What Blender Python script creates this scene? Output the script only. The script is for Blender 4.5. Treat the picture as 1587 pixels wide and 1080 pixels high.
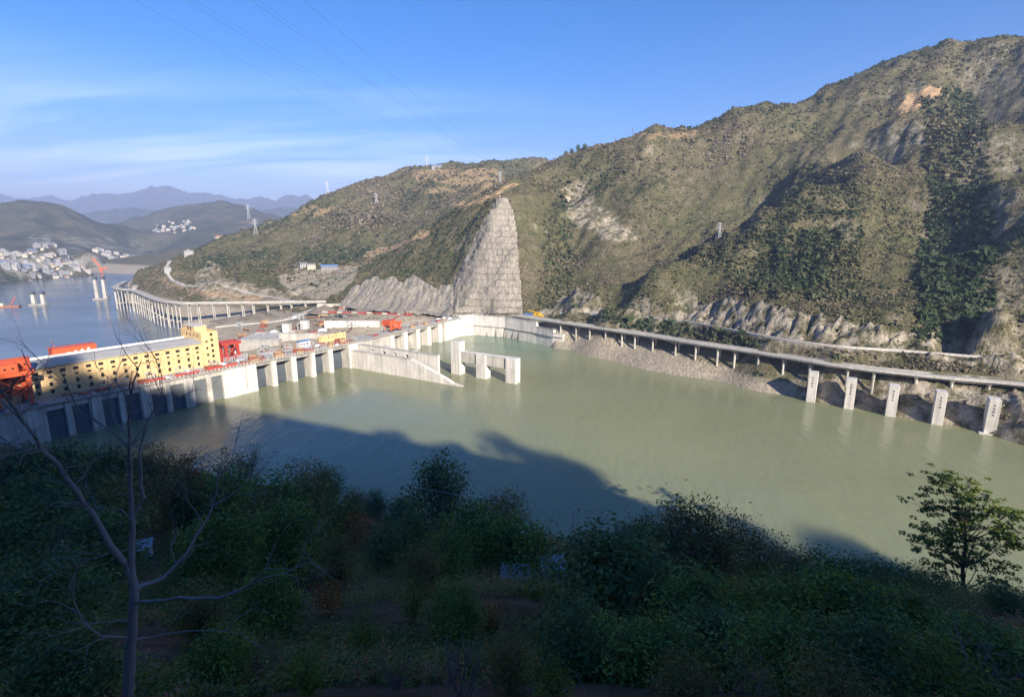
import bpy, math, random
import numpy as np
from mathutils import Vector

random.seed(7)
RNG = np.random.default_rng(11)
SC = bpy.context.scene
COL = SC.collection
for o in list(bpy.data.objects):
    bpy.data.objects.remove(o)

# ---------------------------------------------------------------- camera
F, CX, CY, CAMZ = 830.0, 793.5, 540.0, 100.0        # focal length and centre in photograph pixels
PITCH = math.atan(180.0 / F)
CP, SP = math.cos(PITCH), math.sin(PITCH)
cam = bpy.data.objects.new('camera', bpy.data.cameras.new('camera'))
COL.objects.link(cam)
cam.location = (0, 0, CAMZ)
cam.rotation_euler = (math.pi / 2 - PITCH, 0, 0)
cam.data.sensor_width = 36.0
cam.data.lens = 36.0 * F / 1587.0
cam.data.clip_start = 0.1
cam.data.clip_end = 60000
SC.camera = cam

# ---------------------------------------------------------------- sky and sun
SUN_EL, SUN_AZ = math.radians(25.0), math.radians(30.0)     # the sun stands behind the camera, 30 degrees to the right
SUN = Vector((math.sin(SUN_AZ) * math.cos(SUN_EL), -math.cos(SUN_AZ) * math.cos(SUN_EL), math.sin(SUN_EL)))
W = bpy.data.worlds.new('World')
SC.world = W
W.use_nodes = True
wt = W.node_tree
wt.nodes.clear()
def wn(t, **k):
    n = wt.nodes.new(t)
    for a, b in k.items():
        setattr(n, a, b)
    return n
def wl(a, b):
    wt.links.new(a, b)
sky = wn('ShaderNodeTexSky', sky_type='NISHITA', sun_disc=False)
sky.sun_elevation = SUN_EL
sky.sun_rotation = math.atan2(SUN.x, SUN.y)
sky.altitude = 300
sky.air_density = 1.0
sky.dust_density = 0.1
sky.ozone_density = 4.0
tc = wn('ShaderNodeTexCoord')
sep = wn('ShaderNodeSeparateXYZ')
wl(tc.outputs['Generated'], sep.inputs[0])
def wmath(op, a, b=None, clamp=False):
    n = wn('ShaderNodeMath', operation=op, use_clamp=clamp)
    for i, v in enumerate((a, b)):
        if v is None:
            continue
        if isinstance(v, (int, float)):
            n.inputs[i].default_value = v
        else:
            wl(v, n.inputs[i])
    return n.outputs[0]
zz = wmath('MAXIMUM', sep.outputs['Z'], 0.02)
comb = wn('ShaderNodeCombineXYZ')
wl(wmath('DIVIDE', sep.outputs['X'], wmath('ADD', zz, 0.16)), comb.inputs[0])
wl(wmath('DIVIDE', sep.outputs['Y'], wmath('ADD', zz, 0.16)), comb.inputs[1])
mp = wn('ShaderNodeMapping')
mp.inputs['Rotation'].default_value = (0, 0, math.radians(12))
mp.inputs['Scale'].default_value = (0.5, 2.1, 1)
mp.inputs['Location'].default_value = (0.9, 0.4, 0)
wl(comb.outputs[0], mp.inputs[0])
cn = wn('ShaderNodeTexNoise')
cn.inputs['Scale'].default_value = 1.25
cn.inputs['Detail'].default_value = 9
cn.inputs['Roughness'].default_value = 0.52
cn.inputs['Distortion'].default_value = 0.5
wl(mp.outputs[0], cn.inputs['Vector'])
ramp = wn('ShaderNodeValToRGB')
ramp.color_ramp.elements[0].position = 0.41
ramp.color_ramp.elements[0].color = (0, 0, 0, 1)
ramp.color_ramp.elements[1].position = 0.74
ramp.color_ramp.elements[1].color = (1, 1, 1, 1)
wl(cn.outputs['Fac'], ramp.inputs[0])
lowm = wn('ShaderNodeMapRange', interpolation_type='SMOOTHSTEP')     # thin cloud lies low in the sky
lowm.inputs['From Min'].default_value = 0.27
lowm.inputs['From Max'].default_value = 0.10
wl(sep.outputs['Z'], lowm.inputs['Value'])
side = wn('ShaderNodeMapRange', interpolation_type='SMOOTHSTEP')     # a cloud field towards the river valley
side.inputs['From Min'].default_value = 0.25
side.inputs['From Max'].default_value = -0.35
wl(sep.outputs['X'], side.inputs['Value'])
cf = wmath('MULTIPLY', wmath('MULTIPLY', ramp.outputs[0], lowm.outputs[0]), side.outputs[0])
cf = wmath('MULTIPLY', cf, 0.6)
mix = wn('ShaderNodeMix', data_type='RGBA')
wl(cf, mix.inputs['Factor'])
hsv = wn('ShaderNodeHueSaturation')
hsv.inputs['Saturation'].default_value = 1.4
wl(sky.outputs[0], hsv.inputs['Color'])
wbal = wn('ShaderNodeMix', data_type='RGBA', blend_type='MULTIPLY')      # the camera's white balance
wbal.inputs['Factor'].default_value = 1.0
wbal.inputs[7].default_value = (0.84, 0.66, 0.80, 1)
wl(hsv.outputs[0], wbal.inputs[6])
wl(wbal.outputs[2], mix.inputs[6])
mix.inputs[7].default_value = (7.2, 8.0, 9.2, 1)
bg = wn('ShaderNodeBackground')
bg.inputs['Strength'].default_value = 0.083
wo = wn('ShaderNodeOutputWorld')
wl(mix.outputs[2], bg.inputs[0])
wl(bg.outputs[0], wo.inputs[0])

sun = bpy.data.objects.new('sun', bpy.data.lights.new('sun', 'SUN'))
COL.objects.link(sun)
sun.data.energy = 4.4
sun.data.angle = math.radians(0.5)
sun.data.color = (1.0, 0.91, 0.78)
sun.rotation_euler = SUN.to_track_quat('Z', 'Y').to_euler()
SC.view_settings.view_transform = 'Standard'
SC.view_settings.look = 'None'
SC.view_settings.gamma = 1.0
SC.view_settings.use_curve_mapping = False
SC.view_settings.exposure = 1.5
try:
    SC.cycles.use_denoising = True
    SC.cycles.max_bounces = 6
    SC.cycles.diffuse_bounces = 4
    SC.cycles.glossy_bounces = 2
    SC.cycles.transmission_bounces = 2
    SC.cycles.volume_bounces = 0
    SC.cycles.transparent_max_bounces = 4
except Exception:
    pass

# ---------------------------------------------------------------- measuring helpers
def ray(px, py):
    c, d = (px - CX) / F, (py - CY) / F
    return np.array([c, CP - d * SP, -(SP + d * CP)])
def atz(px, py, z):                       # the point seen at a pixel that lies at height z
    d = ray(px, py)
    return np.array([0, 0, CAMZ]) + d * ((z - CAMZ) / d[2])
def aty(px, py, y):                       # the point seen at a pixel that lies y metres ahead
    d = ray(px, py)
    return np.array([0, 0, CAMZ]) + d * (y / d[1])
def project(P):
    P = np.asarray(P, float)
    x, y, z = P[..., 0], P[..., 1], P[..., 2] - CAMZ
    depth = y * CP - z * SP
    depth = np.where(depth < 0.01, 0.01, depth)
    up = y * SP + z * CP
    return CX + F * x / depth, CY - F * up / depth

def hash2(ix, iy, seed):
    h = (ix.astype(np.int64) * 374761393 + iy.astype(np.int64) * 668265263 + seed * 1442695041) & 0xffffffff
    h = ((h ^ (h >> 13)) * 1274126177) & 0xffffffff
    h = (h ^ (h >> 16)) & 0xffffffff
    return h / 4294967295.0
def vnoise(x, y, seed=0):
    x, y = np.asarray(x, float), np.asarray(y, float)
    xi, yi = np.floor(x), np.floor(y)
    fx, fy = x - xi, y - yi
    fx, fy = fx * fx * (3 - 2 * fx), fy * fy * (3 - 2 * fy)
    a, b = hash2(xi, yi, seed), hash2(xi + 1, yi, seed)
    c, d = hash2(xi, yi + 1, seed), hash2(xi + 1, yi + 1, seed)
    return (a + (b - a) * fx) * (1 - fy) + (c + (d - c) * fx) * fy
def fbm(x, y, seed=0, oct=4, ridged=False):
    s, amp, tot = 0, 1.0, 0
    for i in range(oct):
        n = vnoise(x * 2 ** i + 17.3 * i, y * 2 ** i - 9.1 * i, seed + i)
        if ridged:
            n = 1 - np.abs(2 * n - 1)
        s = s + amp * n
        tot += amp
        amp *= 0.5
    return s / tot
def smooth(a, b, x):
    t = np.clip((x - a) / (b - a), 0, 1)
    return t * t * (3 - 2 * t)
class Surface:                            # a smooth height surface through surveyed points
    def __init__(self, pts, c=25.0, lam=0.002):
        P = np.array(pts, float)
        key = np.round(P[:, :2] / 3.0)
        _, idx = np.unique(key, axis=0, return_index=True)
        self.P = P = P[idx]
        self.c = c
        n = len(P)
        D = np.sqrt(((P[:, None, :2] - P[None, :, :2]) ** 2).sum(-1) + c * c)
        A = np.zeros((n + 3, n + 3))
        A[:n, :n] = D + np.eye(n) * lam * -c
        A[:n, n] = 1
        A[:n, n + 1:] = P[:, :2] / 500
        A[n:, :n] = A[:n, n:].T
        b = np.zeros(n + 3)
        b[:n] = P[:, 2]
        self.w = np.linalg.lstsq(A, b, rcond=None)[0]
    def __call__(self, x, y):
        x, y = np.asarray(x, float), np.asarray(y, float)
        sh = x.shape
        x, y = x.ravel(), y.ravel()
        n = len(self.P)
        out = self.w[n] + self.w[n + 1] * x / 500 + self.w[n + 2] * y / 500
        for i in range(n):
            out = out + self.w[i] * np.sqrt((x - self.P[i, 0]) ** 2 + (y - self.P[i, 1]) ** 2 + self.c ** 2)
        return out.reshape(sh)
def inside(px, py, poly):
    px, py = np.asarray(px), np.asarray(py)
    res = np.zeros(px.shape, bool)
    n = len(poly)
    for i in range(n):
        x0, y0 = poly[i]
        x1, y1 = poly[(i + 1) % n]
        if y0 == y1:
            continue
        hit = ((y0 > py) != (y1 > py)) & (px < (x1 - x0) * (py - y0) / (y1 - y0) + x0)
        res ^= hit
    return res

# ---------------------------------------------------------------- mesh helpers
def fast_mesh(name, V, Fc, attrs=None, smooth_shade=False):
    """V (n,3), Fc (m,k) with k = 3 or 4; attrs: name -> per-vertex floats"""
    V = np.asarray(V, np.float32)
    Fc = np.asarray(Fc, np.int32)
    m = bpy.data.meshes.new(name)
    m.vertices.add(len(V))
    m.vertices.foreach_set('co', V.ravel())
    k = Fc.shape[1]
    m.loops.add(Fc.size)
    m.loops.foreach_set('vertex_index', Fc.ravel())
    m.polygons.add(len(Fc))
    m.polygons.foreach_set('loop_start', np.arange(0, Fc.size, k, dtype=np.int32))
    if smooth_shade:
        m.polygons.foreach_set('use_smooth', np.ones(len(Fc), bool))
    for a, vals in (attrs or {}).items():
        at = m.attributes.new(a, 'FLOAT', 'POINT')
        at.data.foreach_set('value', np.asarray(vals, np.float32).ravel())
    m.update(calc_edges=True)
    m.validate()
    return m
def tag(o, label=None, cat=None, group=None, kind=None):
    for k, v in (('label', label), ('category', cat), ('group', group), ('kind', kind)):
        if v:
            o[k] = v
    return o
def put(name, mesh, mat, parent=None, loc=(0, 0, 0)):
    o = bpy.data.objects.new(name, mesh)
    COL.objects.link(o)
    if mat is not None:
        if isinstance(mat, (list, tuple)):
            if not mesh.materials:
                for k in mat:
                    mesh.materials.append(k)
        elif not mesh.materials:
            mesh.materials.append(mat)
    o.location = loc
    if parent is not None:
        o.parent = parent
    return o
def empty(name, loc, rz=0.0, label=None, cat=None, group=None, kind=None):
    o = bpy.data.objects.new(name, None)
    COL.objects.link(o)
    o.location = loc
    o.rotation_euler = (0, 0, rz)
    o.empty_display_size = 1
    return tag(o, label, cat, group, kind)
def copy_tree(o, parent=None, loc=None, rz=None, scale=None):
    c = o.copy()
    COL.objects.link(c)
    c.parent = parent
    if loc is not None:
        c.location = loc
    if rz is not None:
        c.rotation_euler = (0, 0, rz)
    if scale is not None:
        c.scale = scale if hasattr(scale, '__len__') else (scale,) * 3
    for ch in o.children:
        copy_tree(ch, c)
    return c
class MB:
    def __init__(s):
        s.v, s.f, s.m, s.cur = [], [], [], 0
    def add(s, vs, fs):
        b = len(s.v)
        s.v += [tuple(map(float, v)) for v in vs]
        for f in fs:
            s.f.append(tuple(b + i for i in f))
            s.m.append(s.cur)
        return s
    def hexa(s, p):                        # eight corners: bottom ring then top ring
        return s.add(p, [(3, 2, 1, 0), (4, 5, 6, 7), (0, 1, 5, 4), (1, 2, 6, 5), (2, 3, 7, 6), (3, 0, 4, 7)])
    def box(s, x0, x1, y0, y1, z0, z1):
        return s.hexa([(x0, y0, z0), (x1, y0, z0), (x1, y1, z0), (x0, y1, z0), (x0, y0, z1), (x1, y0, z1), (x1, y1, z1), (x0, y1, z1)])
    def prism(s, poly, axis, a0, a1):      # a polygon pushed along one axis ('x', 'y' or 'z')
        n = len(poly)
        def P(u, w, a):
            return {'x': (a, u, w), 'y': (u, a, w), 'z': (u, w, a)}[axis]
        vs = [P(u, w, a0) for u, w in poly] + [P(u, w, a1) for u, w in poly]
        fs = [tuple(range(n))[::-1], tuple(range(n, 2 * n))] + [(i, (i + 1) % n, n + (i + 1) % n, n + i) for i in range(n)]
        return s.add(vs, fs)
    def bar(s, p, q, r):                   # a square bar between two points
        return s.tube([p, q], [r * 1.2, r * 1.2], 4)
    def tube(s, pts, rad, n=6, cap=True):
        pts = [Vector(p) for p in pts]
        base = len(s.v)
        for i, p in enumerate(pts):
            d = (pts[min(i + 1, len(pts) - 1)] - pts[max(i - 1, 0)])
            if d.length < 1e-9:
                d = Vector((0, 0, 1))
            d.normalize()
            a = d.cross(Vector((0, 0, 1)) if abs(d.z) < 0.95 else Vector((1, 0, 0))).normalized()
            b = d.cross(a)
            for k in range(n):
                t = 2 * math.pi * (k + 0.5) / n
                s.v.append(tuple(p + (a * math.cos(t) + b * math.sin(t)) * rad[i]))
        for i in range(len(pts) - 1):
            for k in range(n):
                s.f.append((base + i * n + k, base + i * n + (k + 1) % n, base + (i + 1) * n + (k + 1) % n, base + (i + 1) * n + k))
                s.m.append(s.cur)
        if cap:
            s.f.append(tuple(base + k for k in range(n))[::-1])
            s.f.append(tuple(base + (len(pts) - 1) * n + k for k in range(n)))
            s.m += [s.cur, s.cur]
        return s
    def xf(s, fn):                         # move every vertex with a function
        s.v = [tuple(fn(*v)) for v in s.v]
        return s
    def mesh(s, name, mats=None):
        m = bpy.data.meshes.new(name)
        m.from_pydata(s.v, [], s.f)
        for k in (mats or []):
            m.materials.append(k)
        if mats and len(mats) > 1:
            m.polygons.foreach_set('material_index', s.m)
        m.update()
        return m
    def build(s, name, mat, parent=None, loc=(0, 0, 0), bevel=0):
        mats = mat if isinstance(mat, (list, tuple)) else [mat]
        m = s.mesh(name, mats)
        o = put(name, m, None, parent, loc)
        if bevel:
            b = o.modifiers.new('bevel', 'BEVEL')
            b.width = bevel
            b.segments = 1
        return o

# ---------------------------------------------------------------- materials
class NT:
    def __init__(s, name):
        s.mat = bpy.data.materials.new(name)
        s.mat.use_nodes = True
        s.t = s.mat.node_tree
        s.t.nodes.clear()
        s.out = s.n('ShaderNodeOutputMaterial')
        s.coord = None
    def n(s, t, **k):
        n = s.t.nodes.new(t)
        for a, b in k.items():
            setattr(n, a, b)
        return n
    def l(s, a, b):
        s.t.links.new(a, b)
    def set(s, sock, v):
        if isinstance(v, (int, float)):
            sock.default_value = v
        elif isinstance(v, tuple):
            sock.default_value = v if len(v) == len(sock.default_value) else v + (1,)
        else:
            s.l(v, sock)
    def pos(s):
        if s.coord is None:
            s.coord = s.n('ShaderNodeNewGeometry').outputs['Position']
        return s.coord
    def mapped(s, scale, loc=(0, 0, 0), rot=(0, 0, 0)):
        m = s.n('ShaderNodeMapping')
        m.inputs['Scale'].default_value = scale
        m.inputs['Location'].default_value = loc
        m.inputs['Rotation'].default_value = rot
        s.l(s.pos(), m.inputs[0])
        return m.outputs[0]
    def noise(s, scale, detail=5, rough=0.55, vec=None, dist=0.0):
        k = s.n('ShaderNodeTexNoise')
        k.inputs['Scale'].default_value = scale
        k.inputs['Detail'].default_value = detail
        k.inputs['Roughness'].default_value = rough
        k.inputs['Distortion'].default_value = dist
        s.l(vec if vec is not None else s.pos(), k.inputs['Vector'])
        return k.outputs['Fac']
    def attr(s, name):
        a = s.n('ShaderNodeAttribute')
        a.attribute_name = name
        return a.outputs['Fac']
    def ramp(s, fac, stops):
        r = s.n('ShaderNodeValToRGB')
        e = r.color_ramp.elements
        while len(e) < len(stops):
            e.new(0.5)
        for i, (p, c) in enumerate(stops):
            e[i].position = p
            e[i].color = (c, c, c, 1) if isinstance(c, (int, float)) else tuple(c) + (1,)
        s.l(fac, r.inputs[0])
        return r.outputs[0]
    def mix(s, fac, a, b, mode='MIX'):
        m = s.n('ShaderNodeMix', data_type='RGBA', blend_type=mode)
        s.set(m.inputs['Factor'], fac)
        s.set(m.inputs[6], a)
        s.set(m.inputs[7], b)
        return m.outputs[2]
    def math(s, op, a, b=0.0, clamp=False):
        m = s.n('ShaderNodeMath', operation=op, use_clamp=clamp)
        s.set(m.inputs[0], a)
        s.set(m.inputs[1], b)
        return m.outputs[0]
    def bump(s, h, strength=0.5, dist=0.3):
        b = s.n('ShaderNodeBump')
        b.inputs['Strength'].default_value = strength
        b.inputs['Distance'].default_value = dist
        s.l(h, b.inputs['Height'])
        return b.outputs[0]
    def principled(s, color, rough=0.8, normal=None, spec=0.3, metal=0.0, **extra):
        p = s.n('ShaderNodeBsdfPrincipled')
        s.set(p.inputs['Base Color'], color)
        s.set(p.inputs['Roughness'], rough)
        p.inputs['Specular IOR Level'].default_value = spec
        p.inputs['Metallic'].default_value = metal
        for k, v in extra.items():
            p.inputs[k].default_value = v
        if normal is not None:
            s.l(normal, p.inputs['Normal'])
        s.l(p.outputs[0], s.out.inputs[0])
        return p

def concrete(name, base, stain=0.35, streak=0.35, scale=0.15):
    t = NT(name)
    big = t.ramp(t.noise(scale, 6, 0.6), [(0.3, 1.0 - stain), (0.7, 1.0)])
    st = t.ramp(t.noise(1.0, 4, 0.6, t.mapped((0.7, 0.7, 0.035))), [(0.35, 1.0 - streak), (0.62, 1.0)])
    fine = t.ramp(t.noise(3.0, 4, 0.7), [(0.25, 0.86), (0.75, 1.05)])
    c = t.mix(1.0, base, big, 'MULTIPLY')
    c = t.mix(1.0, c, st, 'MULTIPLY')
    c = t.mix(1.0, c, fine, 'MULTIPLY')
    t.principled(c, 0.88, t.bump(t.noise(2.0, 5), 0.3, 0.05), 0.2)
    return t.mat
def paint(name, base, rough=0.5, wear=0.25, wearcol=(0.12, 0.08, 0.06), scale=0.8):
    t = NT(name)
    f = t.ramp(t.noise(scale, 6, 0.65), [(0.52, 0.0), (0.8, wear)])
    c = t.mix(f, base, wearcol)
    v = t.ramp(t.noise(0.3, 3), [(0.3, 0.85), (0.7, 1.05)])
    t.principled(t.mix(1.0, c, v, 'MULTIPLY'), rough, None, 0.35)
    return t.mat
def foliage(name, stops, trans=0.38, rough=0.6):
    t = NT(name)
    c = t.ramp(t.attr('tint'), stops)
    p = t.n('ShaderNodeBsdfPrincipled')
    t.l(c, p.inputs['Base Color'])
    p.inputs['Roughness'].default_value = rough
    p.inputs['Specular IOR Level'].default_value = 0.25
    if trans:
        tr = t.n('ShaderNodeBsdfTranslucent')
        t.l(t.mix(1.0, c, (1.15, 1.2, 0.7), 'MULTIPLY'), tr.inputs[0])
        mx = t.n('ShaderNodeMixShader')
        mx.inputs[0].default_value = trans
        t.l(p.outputs[0], mx.inputs[1])
        t.l(tr.outputs[0], mx.inputs[2])
        t.l(mx.outputs[0], t.out.inputs[0])
    else:
        t.l(p.outputs[0], t.out.inputs[0])
    return t.mat

M = {}
M['conc'] = concrete('dam_concrete', (0.64, 0.60, 0.53))
M['conc_pale'] = concrete('pale_concrete', (0.78, 0.73, 0.66), 0.25, 0.28)
M['conc_grey'] = concrete('grey_concrete', (0.40, 0.38, 0.34), 0.3, 0.35)
M['conc_deck'] = concrete('deck_concrete', (0.46, 0.43, 0.39), 0.35, 0.0, 0.3)
M['asphalt'] = concrete('road_concrete', (0.50, 0.46, 0.40), 0.3, 0.0, 0.2)
M['yellow'] = paint('yellow_render', (0.68, 0.48, 0.235), 0.85, 0.3, (0.45, 0.33, 0.18), 0.25)
M['yellow_dark'] = paint('yellow_joint', (0.42, 0.30, 0.14), 0.85, 0.2)
M['roof'] = concrete('roof_sheet', (0.42, 0.41, 0.39), 0.2, 0.0, 0.12)
M['orange'] = paint('orange_paint', (0.62, 0.105, 0.035), 0.5, 0.35)
M['red'] = paint('red_paint', (0.40, 0.05, 0.035), 0.5, 0.3)
M['rust'] = paint('rusty_steel', (0.33, 0.14, 0.08), 0.8, 0.6, (0.16, 0.07, 0.05), 1.5)
M['steel'] = paint('dark_steel', (0.07, 0.085, 0.10), 0.5, 0.4, (0.12, 0.10, 0.09))
M['rackbar'] = paint('rack_steel', (0.20, 0.215, 0.22), 0.6, 0.5, (0.10, 0.09, 0.08))
M['galv'] = paint('galvanised_steel', (0.42, 0.43, 0.43), 0.45, 0.2, (0.35, 0.34, 0.32))
M['wire'] = paint('cable', (0.10, 0.10, 0.11), 0.5, 0.0)
M['hole'] = paint('dark_window', (0.03, 0.03, 0.028), 0.25, 0.3, (0.06, 0.05, 0.04))
M['white'] = paint('white_render', (0.68, 0.67, 0.64), 0.7, 0.15, (0.4, 0.38, 0.35), 0.5)
M['townwhite'] = paint('weathered_white', (0.38, 0.37, 0.36), 0.8, 0.5, (0.22, 0.21, 0.2), 0.3)
M['towngrey'] = paint('weathered_grey', (0.26, 0.26, 0.27), 0.8, 0.4, (0.15, 0.14, 0.14), 0.3)
M['cream'] = paint('cream_render', (0.58, 0.52, 0.42), 0.8, 0.2, (0.35, 0.3, 0.25), 0.4)
M['greyhouse'] = paint('grey_render', (0.42, 0.42, 0.42), 0.8, 0.2, (0.3, 0.28, 0.26), 0.4)
M['tileroof'] = paint('red_tile_roof', (0.36, 0.16, 0.11), 0.8, 0.3, (0.2, 0.1, 0.08), 0.4)
M['greyroof'] = paint('grey_tile_roof', (0.20, 0.20, 0.21), 0.8, 0.3)
M['blueroof'] = paint('blue_sheet', (0.10, 0.20, 0.42), 0.45, 0.15)
M['yellowm'] = paint('machine_yellow', (0.72, 0.42, 0.03), 0.4, 0.15)
M['timber'] = paint('timber', (0.42, 0.28, 0.15), 0.8, 0.4, (0.22, 0.14, 0.08), 2.0)
M['rubber'] = paint('rubber', (0.03, 0.03, 0.03), 0.8, 0.0)
M['tarp'] = paint('white_tarp', (0.62, 0.64, 0.68), 0.55, 0.15, (0.4, 0.4, 0.42), 0.6)
M['bark_grey'] = paint('grey_bark', (0.23, 0.20, 0.19), 0.9, 0.5, (0.12, 0.10, 0.09), 6.0)
M['bark'] = paint('brown_bark', (0.10, 0.075, 0.055), 0.9, 0.5, (0.05, 0.04, 0.03), 4.0)
M['twig'] = paint('dry_twig', (0.17, 0.14, 0.125), 0.9, 0.4, (0.1, 0.08, 0.07), 3.0)
M['ink'] = paint('ink', (0.03, 0.03, 0.03), 0.7, 0.0)
M['leaf_green'] = foliage('green_leaf', [(0.0, (0.049, 0.097, 0.022)), (0.5, (0.120, 0.200, 0.043)), (1.0, (0.264, 0.345, 0.065))])
M['leaf_dark'] = foliage('dark_leaf', [(0.0, (0.043, 0.082, 0.031)), (0.6, (0.094, 0.159, 0.051)), (1.0, (0.196, 0.250, 0.067))])
M['leaf_olive'] = foliage('olive_leaf', [(0.0, (0.090, 0.082, 0.029)), (0.5, (0.195, 0.167, 0.058)), (1.0, (0.341, 0.259, 0.099))])
M['leaf_dry'] = foliage('dry_leaf', [(0.0, (0.101, 0.043, 0.013)), (0.5, (0.287, 0.118, 0.029)), (1.0, (0.507, 0.250, 0.065))])
M['leaf_pale'] = foliage('fresh_leaf', [(0.0, (0.05, 0.09, 0.016)), (0.5, (0.13, 0.18, 0.032)), (1.0, (0.27, 0.31, 0.07))], 0.35)
M['leaf_mixed'] = foliage('undergrowth_leaf', [(0.0, (0.041, 0.070, 0.024)), (0.3, (0.100, 0.149, 0.043)), (0.55, (0.173, 0.216, 0.065)), (0.72, (0.311, 0.270, 0.119)), (0.82, (0.328, 0.162, 0.097)), (1.0, (0.456, 0.216, 0.141))])
M['scrub'] = foliage('hillside_scrub_leaf', [(0.0, (0.033, 0.057, 0.022)), (0.28, (0.061, 0.078, 0.034)), (0.52, (0.118, 0.113, 0.055)), (0.76, (0.182, 0.144, 0.088)), (1.0, (0.254, 0.212, 0.168))], 0.15, 0.8)
# ---------------------------------------------------------------- terrain materials
def terrain_mat():
    t = NT('hillside_ground')
    n1 = t.noise(0.012, 6, 0.6)
    n2 = t.noise(0.09, 6, 0.65)
    n3 = t.noise(0.6, 5, 0.7)
    grass = t.ramp(n2, [(0.30, (0.063, 0.069, 0.032)), (0.45, (0.113, 0.108, 0.051)), (0.58, (0.162, 0.137, 0.076)), (0.75, (0.227, 0.183, 0.123))])
    brown = t.ramp(n2, [(0.30, (0.094, 0.084, 0.043)), (0.50, (0.165, 0.137, 0.079)), (0.72, (0.261, 0.207, 0.146))])
    c = t.mix(t.ramp(n1, [(0.42, 0.0), (0.58, 1.0)]), grass, brown)
    c = t.mix(t.ramp(n3, [(0.40, 0.85), (0.60, 0.0)]), c, (0.05, 0.055, 0.022))
    rockn = t.noise(0.16, 8, 0.7, t.mapped((1, 1, 0.35)))
    rock = t.ramp(rockn, [(0.30, (0.149, 0.123, 0.092)), (0.46, (0.345, 0.297, 0.227)), (0.62, (0.506, 0.437, 0.346)), (0.8, (0.598, 0.526, 0.432))])
    rm = t.math('MULTIPLY', t.attr('rock'), t.ramp(t.noise(0.12, 6, 0.7), [(0.42, 0.0), (0.56, 0.9)]))
    c = t.mix(rm, c, rock)
    soil = t.ramp(t.noise(0.2, 5, 0.6, t.mapped((0.6, 0.6, 2.5))), [(0.35, (0.22, 0.15, 0.085)), (0.6, (0.46, 0.31, 0.18)), (0.75, (0.40, 0.30, 0.2))])
    c = t.mix(t.attr('soil'), c, soil)
    grav = t.ramp(t.noise(0.5, 8, 0.75), [(0.3, (0.188, 0.163, 0.122)), (0.5, (0.362, 0.306, 0.232)), (0.72, (0.550, 0.475, 0.366))])
    c = t.mix(t.attr('gravel'), c, grav)
    h = t.math('ADD', t.math('MULTIPLY', n2, 1.0), t.math('MULTIPLY', n3, 0.5))
    t.principled(c, 0.95, t.bump(h, 1.0, 2.2), 0.1)
    return t.mat
M['terrain'] = terrain_mat()
def shotcrete_mat():
    t = NT('shotcrete')
    v = t.noise(0.5, 6, 0.65, t.mapped((0.9, 0.9, 0.22)))
    c = t.ramp(v, [(0.28, (0.097, 0.083, 0.066)), (0.45, (0.234, 0.206, 0.169)), (0.62, (0.325, 0.289, 0.239)), (0.8, (0.428, 0.385, 0.330))])
    c = t.mix(t.ramp(t.noise(0.05, 5), [(0.45, 0.0), (0.65, 0.45)]), c, (0.20, 0.18, 0.13))
    t.principled(c, 0.95, t.bump(v, 0.9, 0.8), 0.1)
    return t.mat
M['shot'] = shotcrete_mat()
def far_mat(name, cols, rockcol):
    t = NT(name)
    c = t.ramp(t.noise(0.008, 7, 0.65), [(0.33, cols[0]), (0.5, cols[1]), (0.66, cols[2])])
    ter = t.ramp(t.noise(0.004, 6, 0.6, t.mapped((1, 1, 14.0))), [(0.58, 0.0), (0.68, 0.55)])
    c = t.mix(t.math('MULTIPLY', ter, t.attr('soil')), c, rockcol)
    c = t.mix(t.math('MULTIPLY', t.attr('rock'), t.ramp(t.noise(0.02, 6, 0.7), [(0.45, 0.0), (0.6, 1.0)])), c, (0.38, 0.36, 0.31))
    t.principled(c, 0.95, t.bump(t.noise(0.03, 6, 0.7), 1.0, 12.0), 0.1)
    return t.mat
M['far'] = far_mat('far_hill_ground', [(0.035, 0.045, 0.025), (0.075, 0.075, 0.042), (0.12, 0.10, 0.065)], (0.33, 0.26, 0.18))
M['mountain'] = far_mat('far_mountain_ground', [(0.04, 0.05, 0.03), (0.07, 0.075, 0.05), (0.10, 0.10, 0.07)], (0.2, 0.18, 0.14))
def near_mat():
    t = NT('near_slope_soil')
    n = t.noise(0.35, 7, 0.65)
    c = t.ramp(n, [(0.3, (0.045, 0.040, 0.022)), (0.46, (0.085, 0.052, 0.034)), (0.6, (0.14, 0.075, 0.052)), (0.78, (0.19, 0.125, 0.09))])
    c = t.mix(t.ramp(t.noise(0.08, 4), [(0.45, 0.0), (0.6, 0.8)]), c, (0.035, 0.042, 0.018))
    t.principled(c, 0.95, t.bump(t.noise(2.5, 6, 0.7), 0.9, 0.25), 0.1)
    return t.mat
M['near'] = near_mat()
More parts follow.
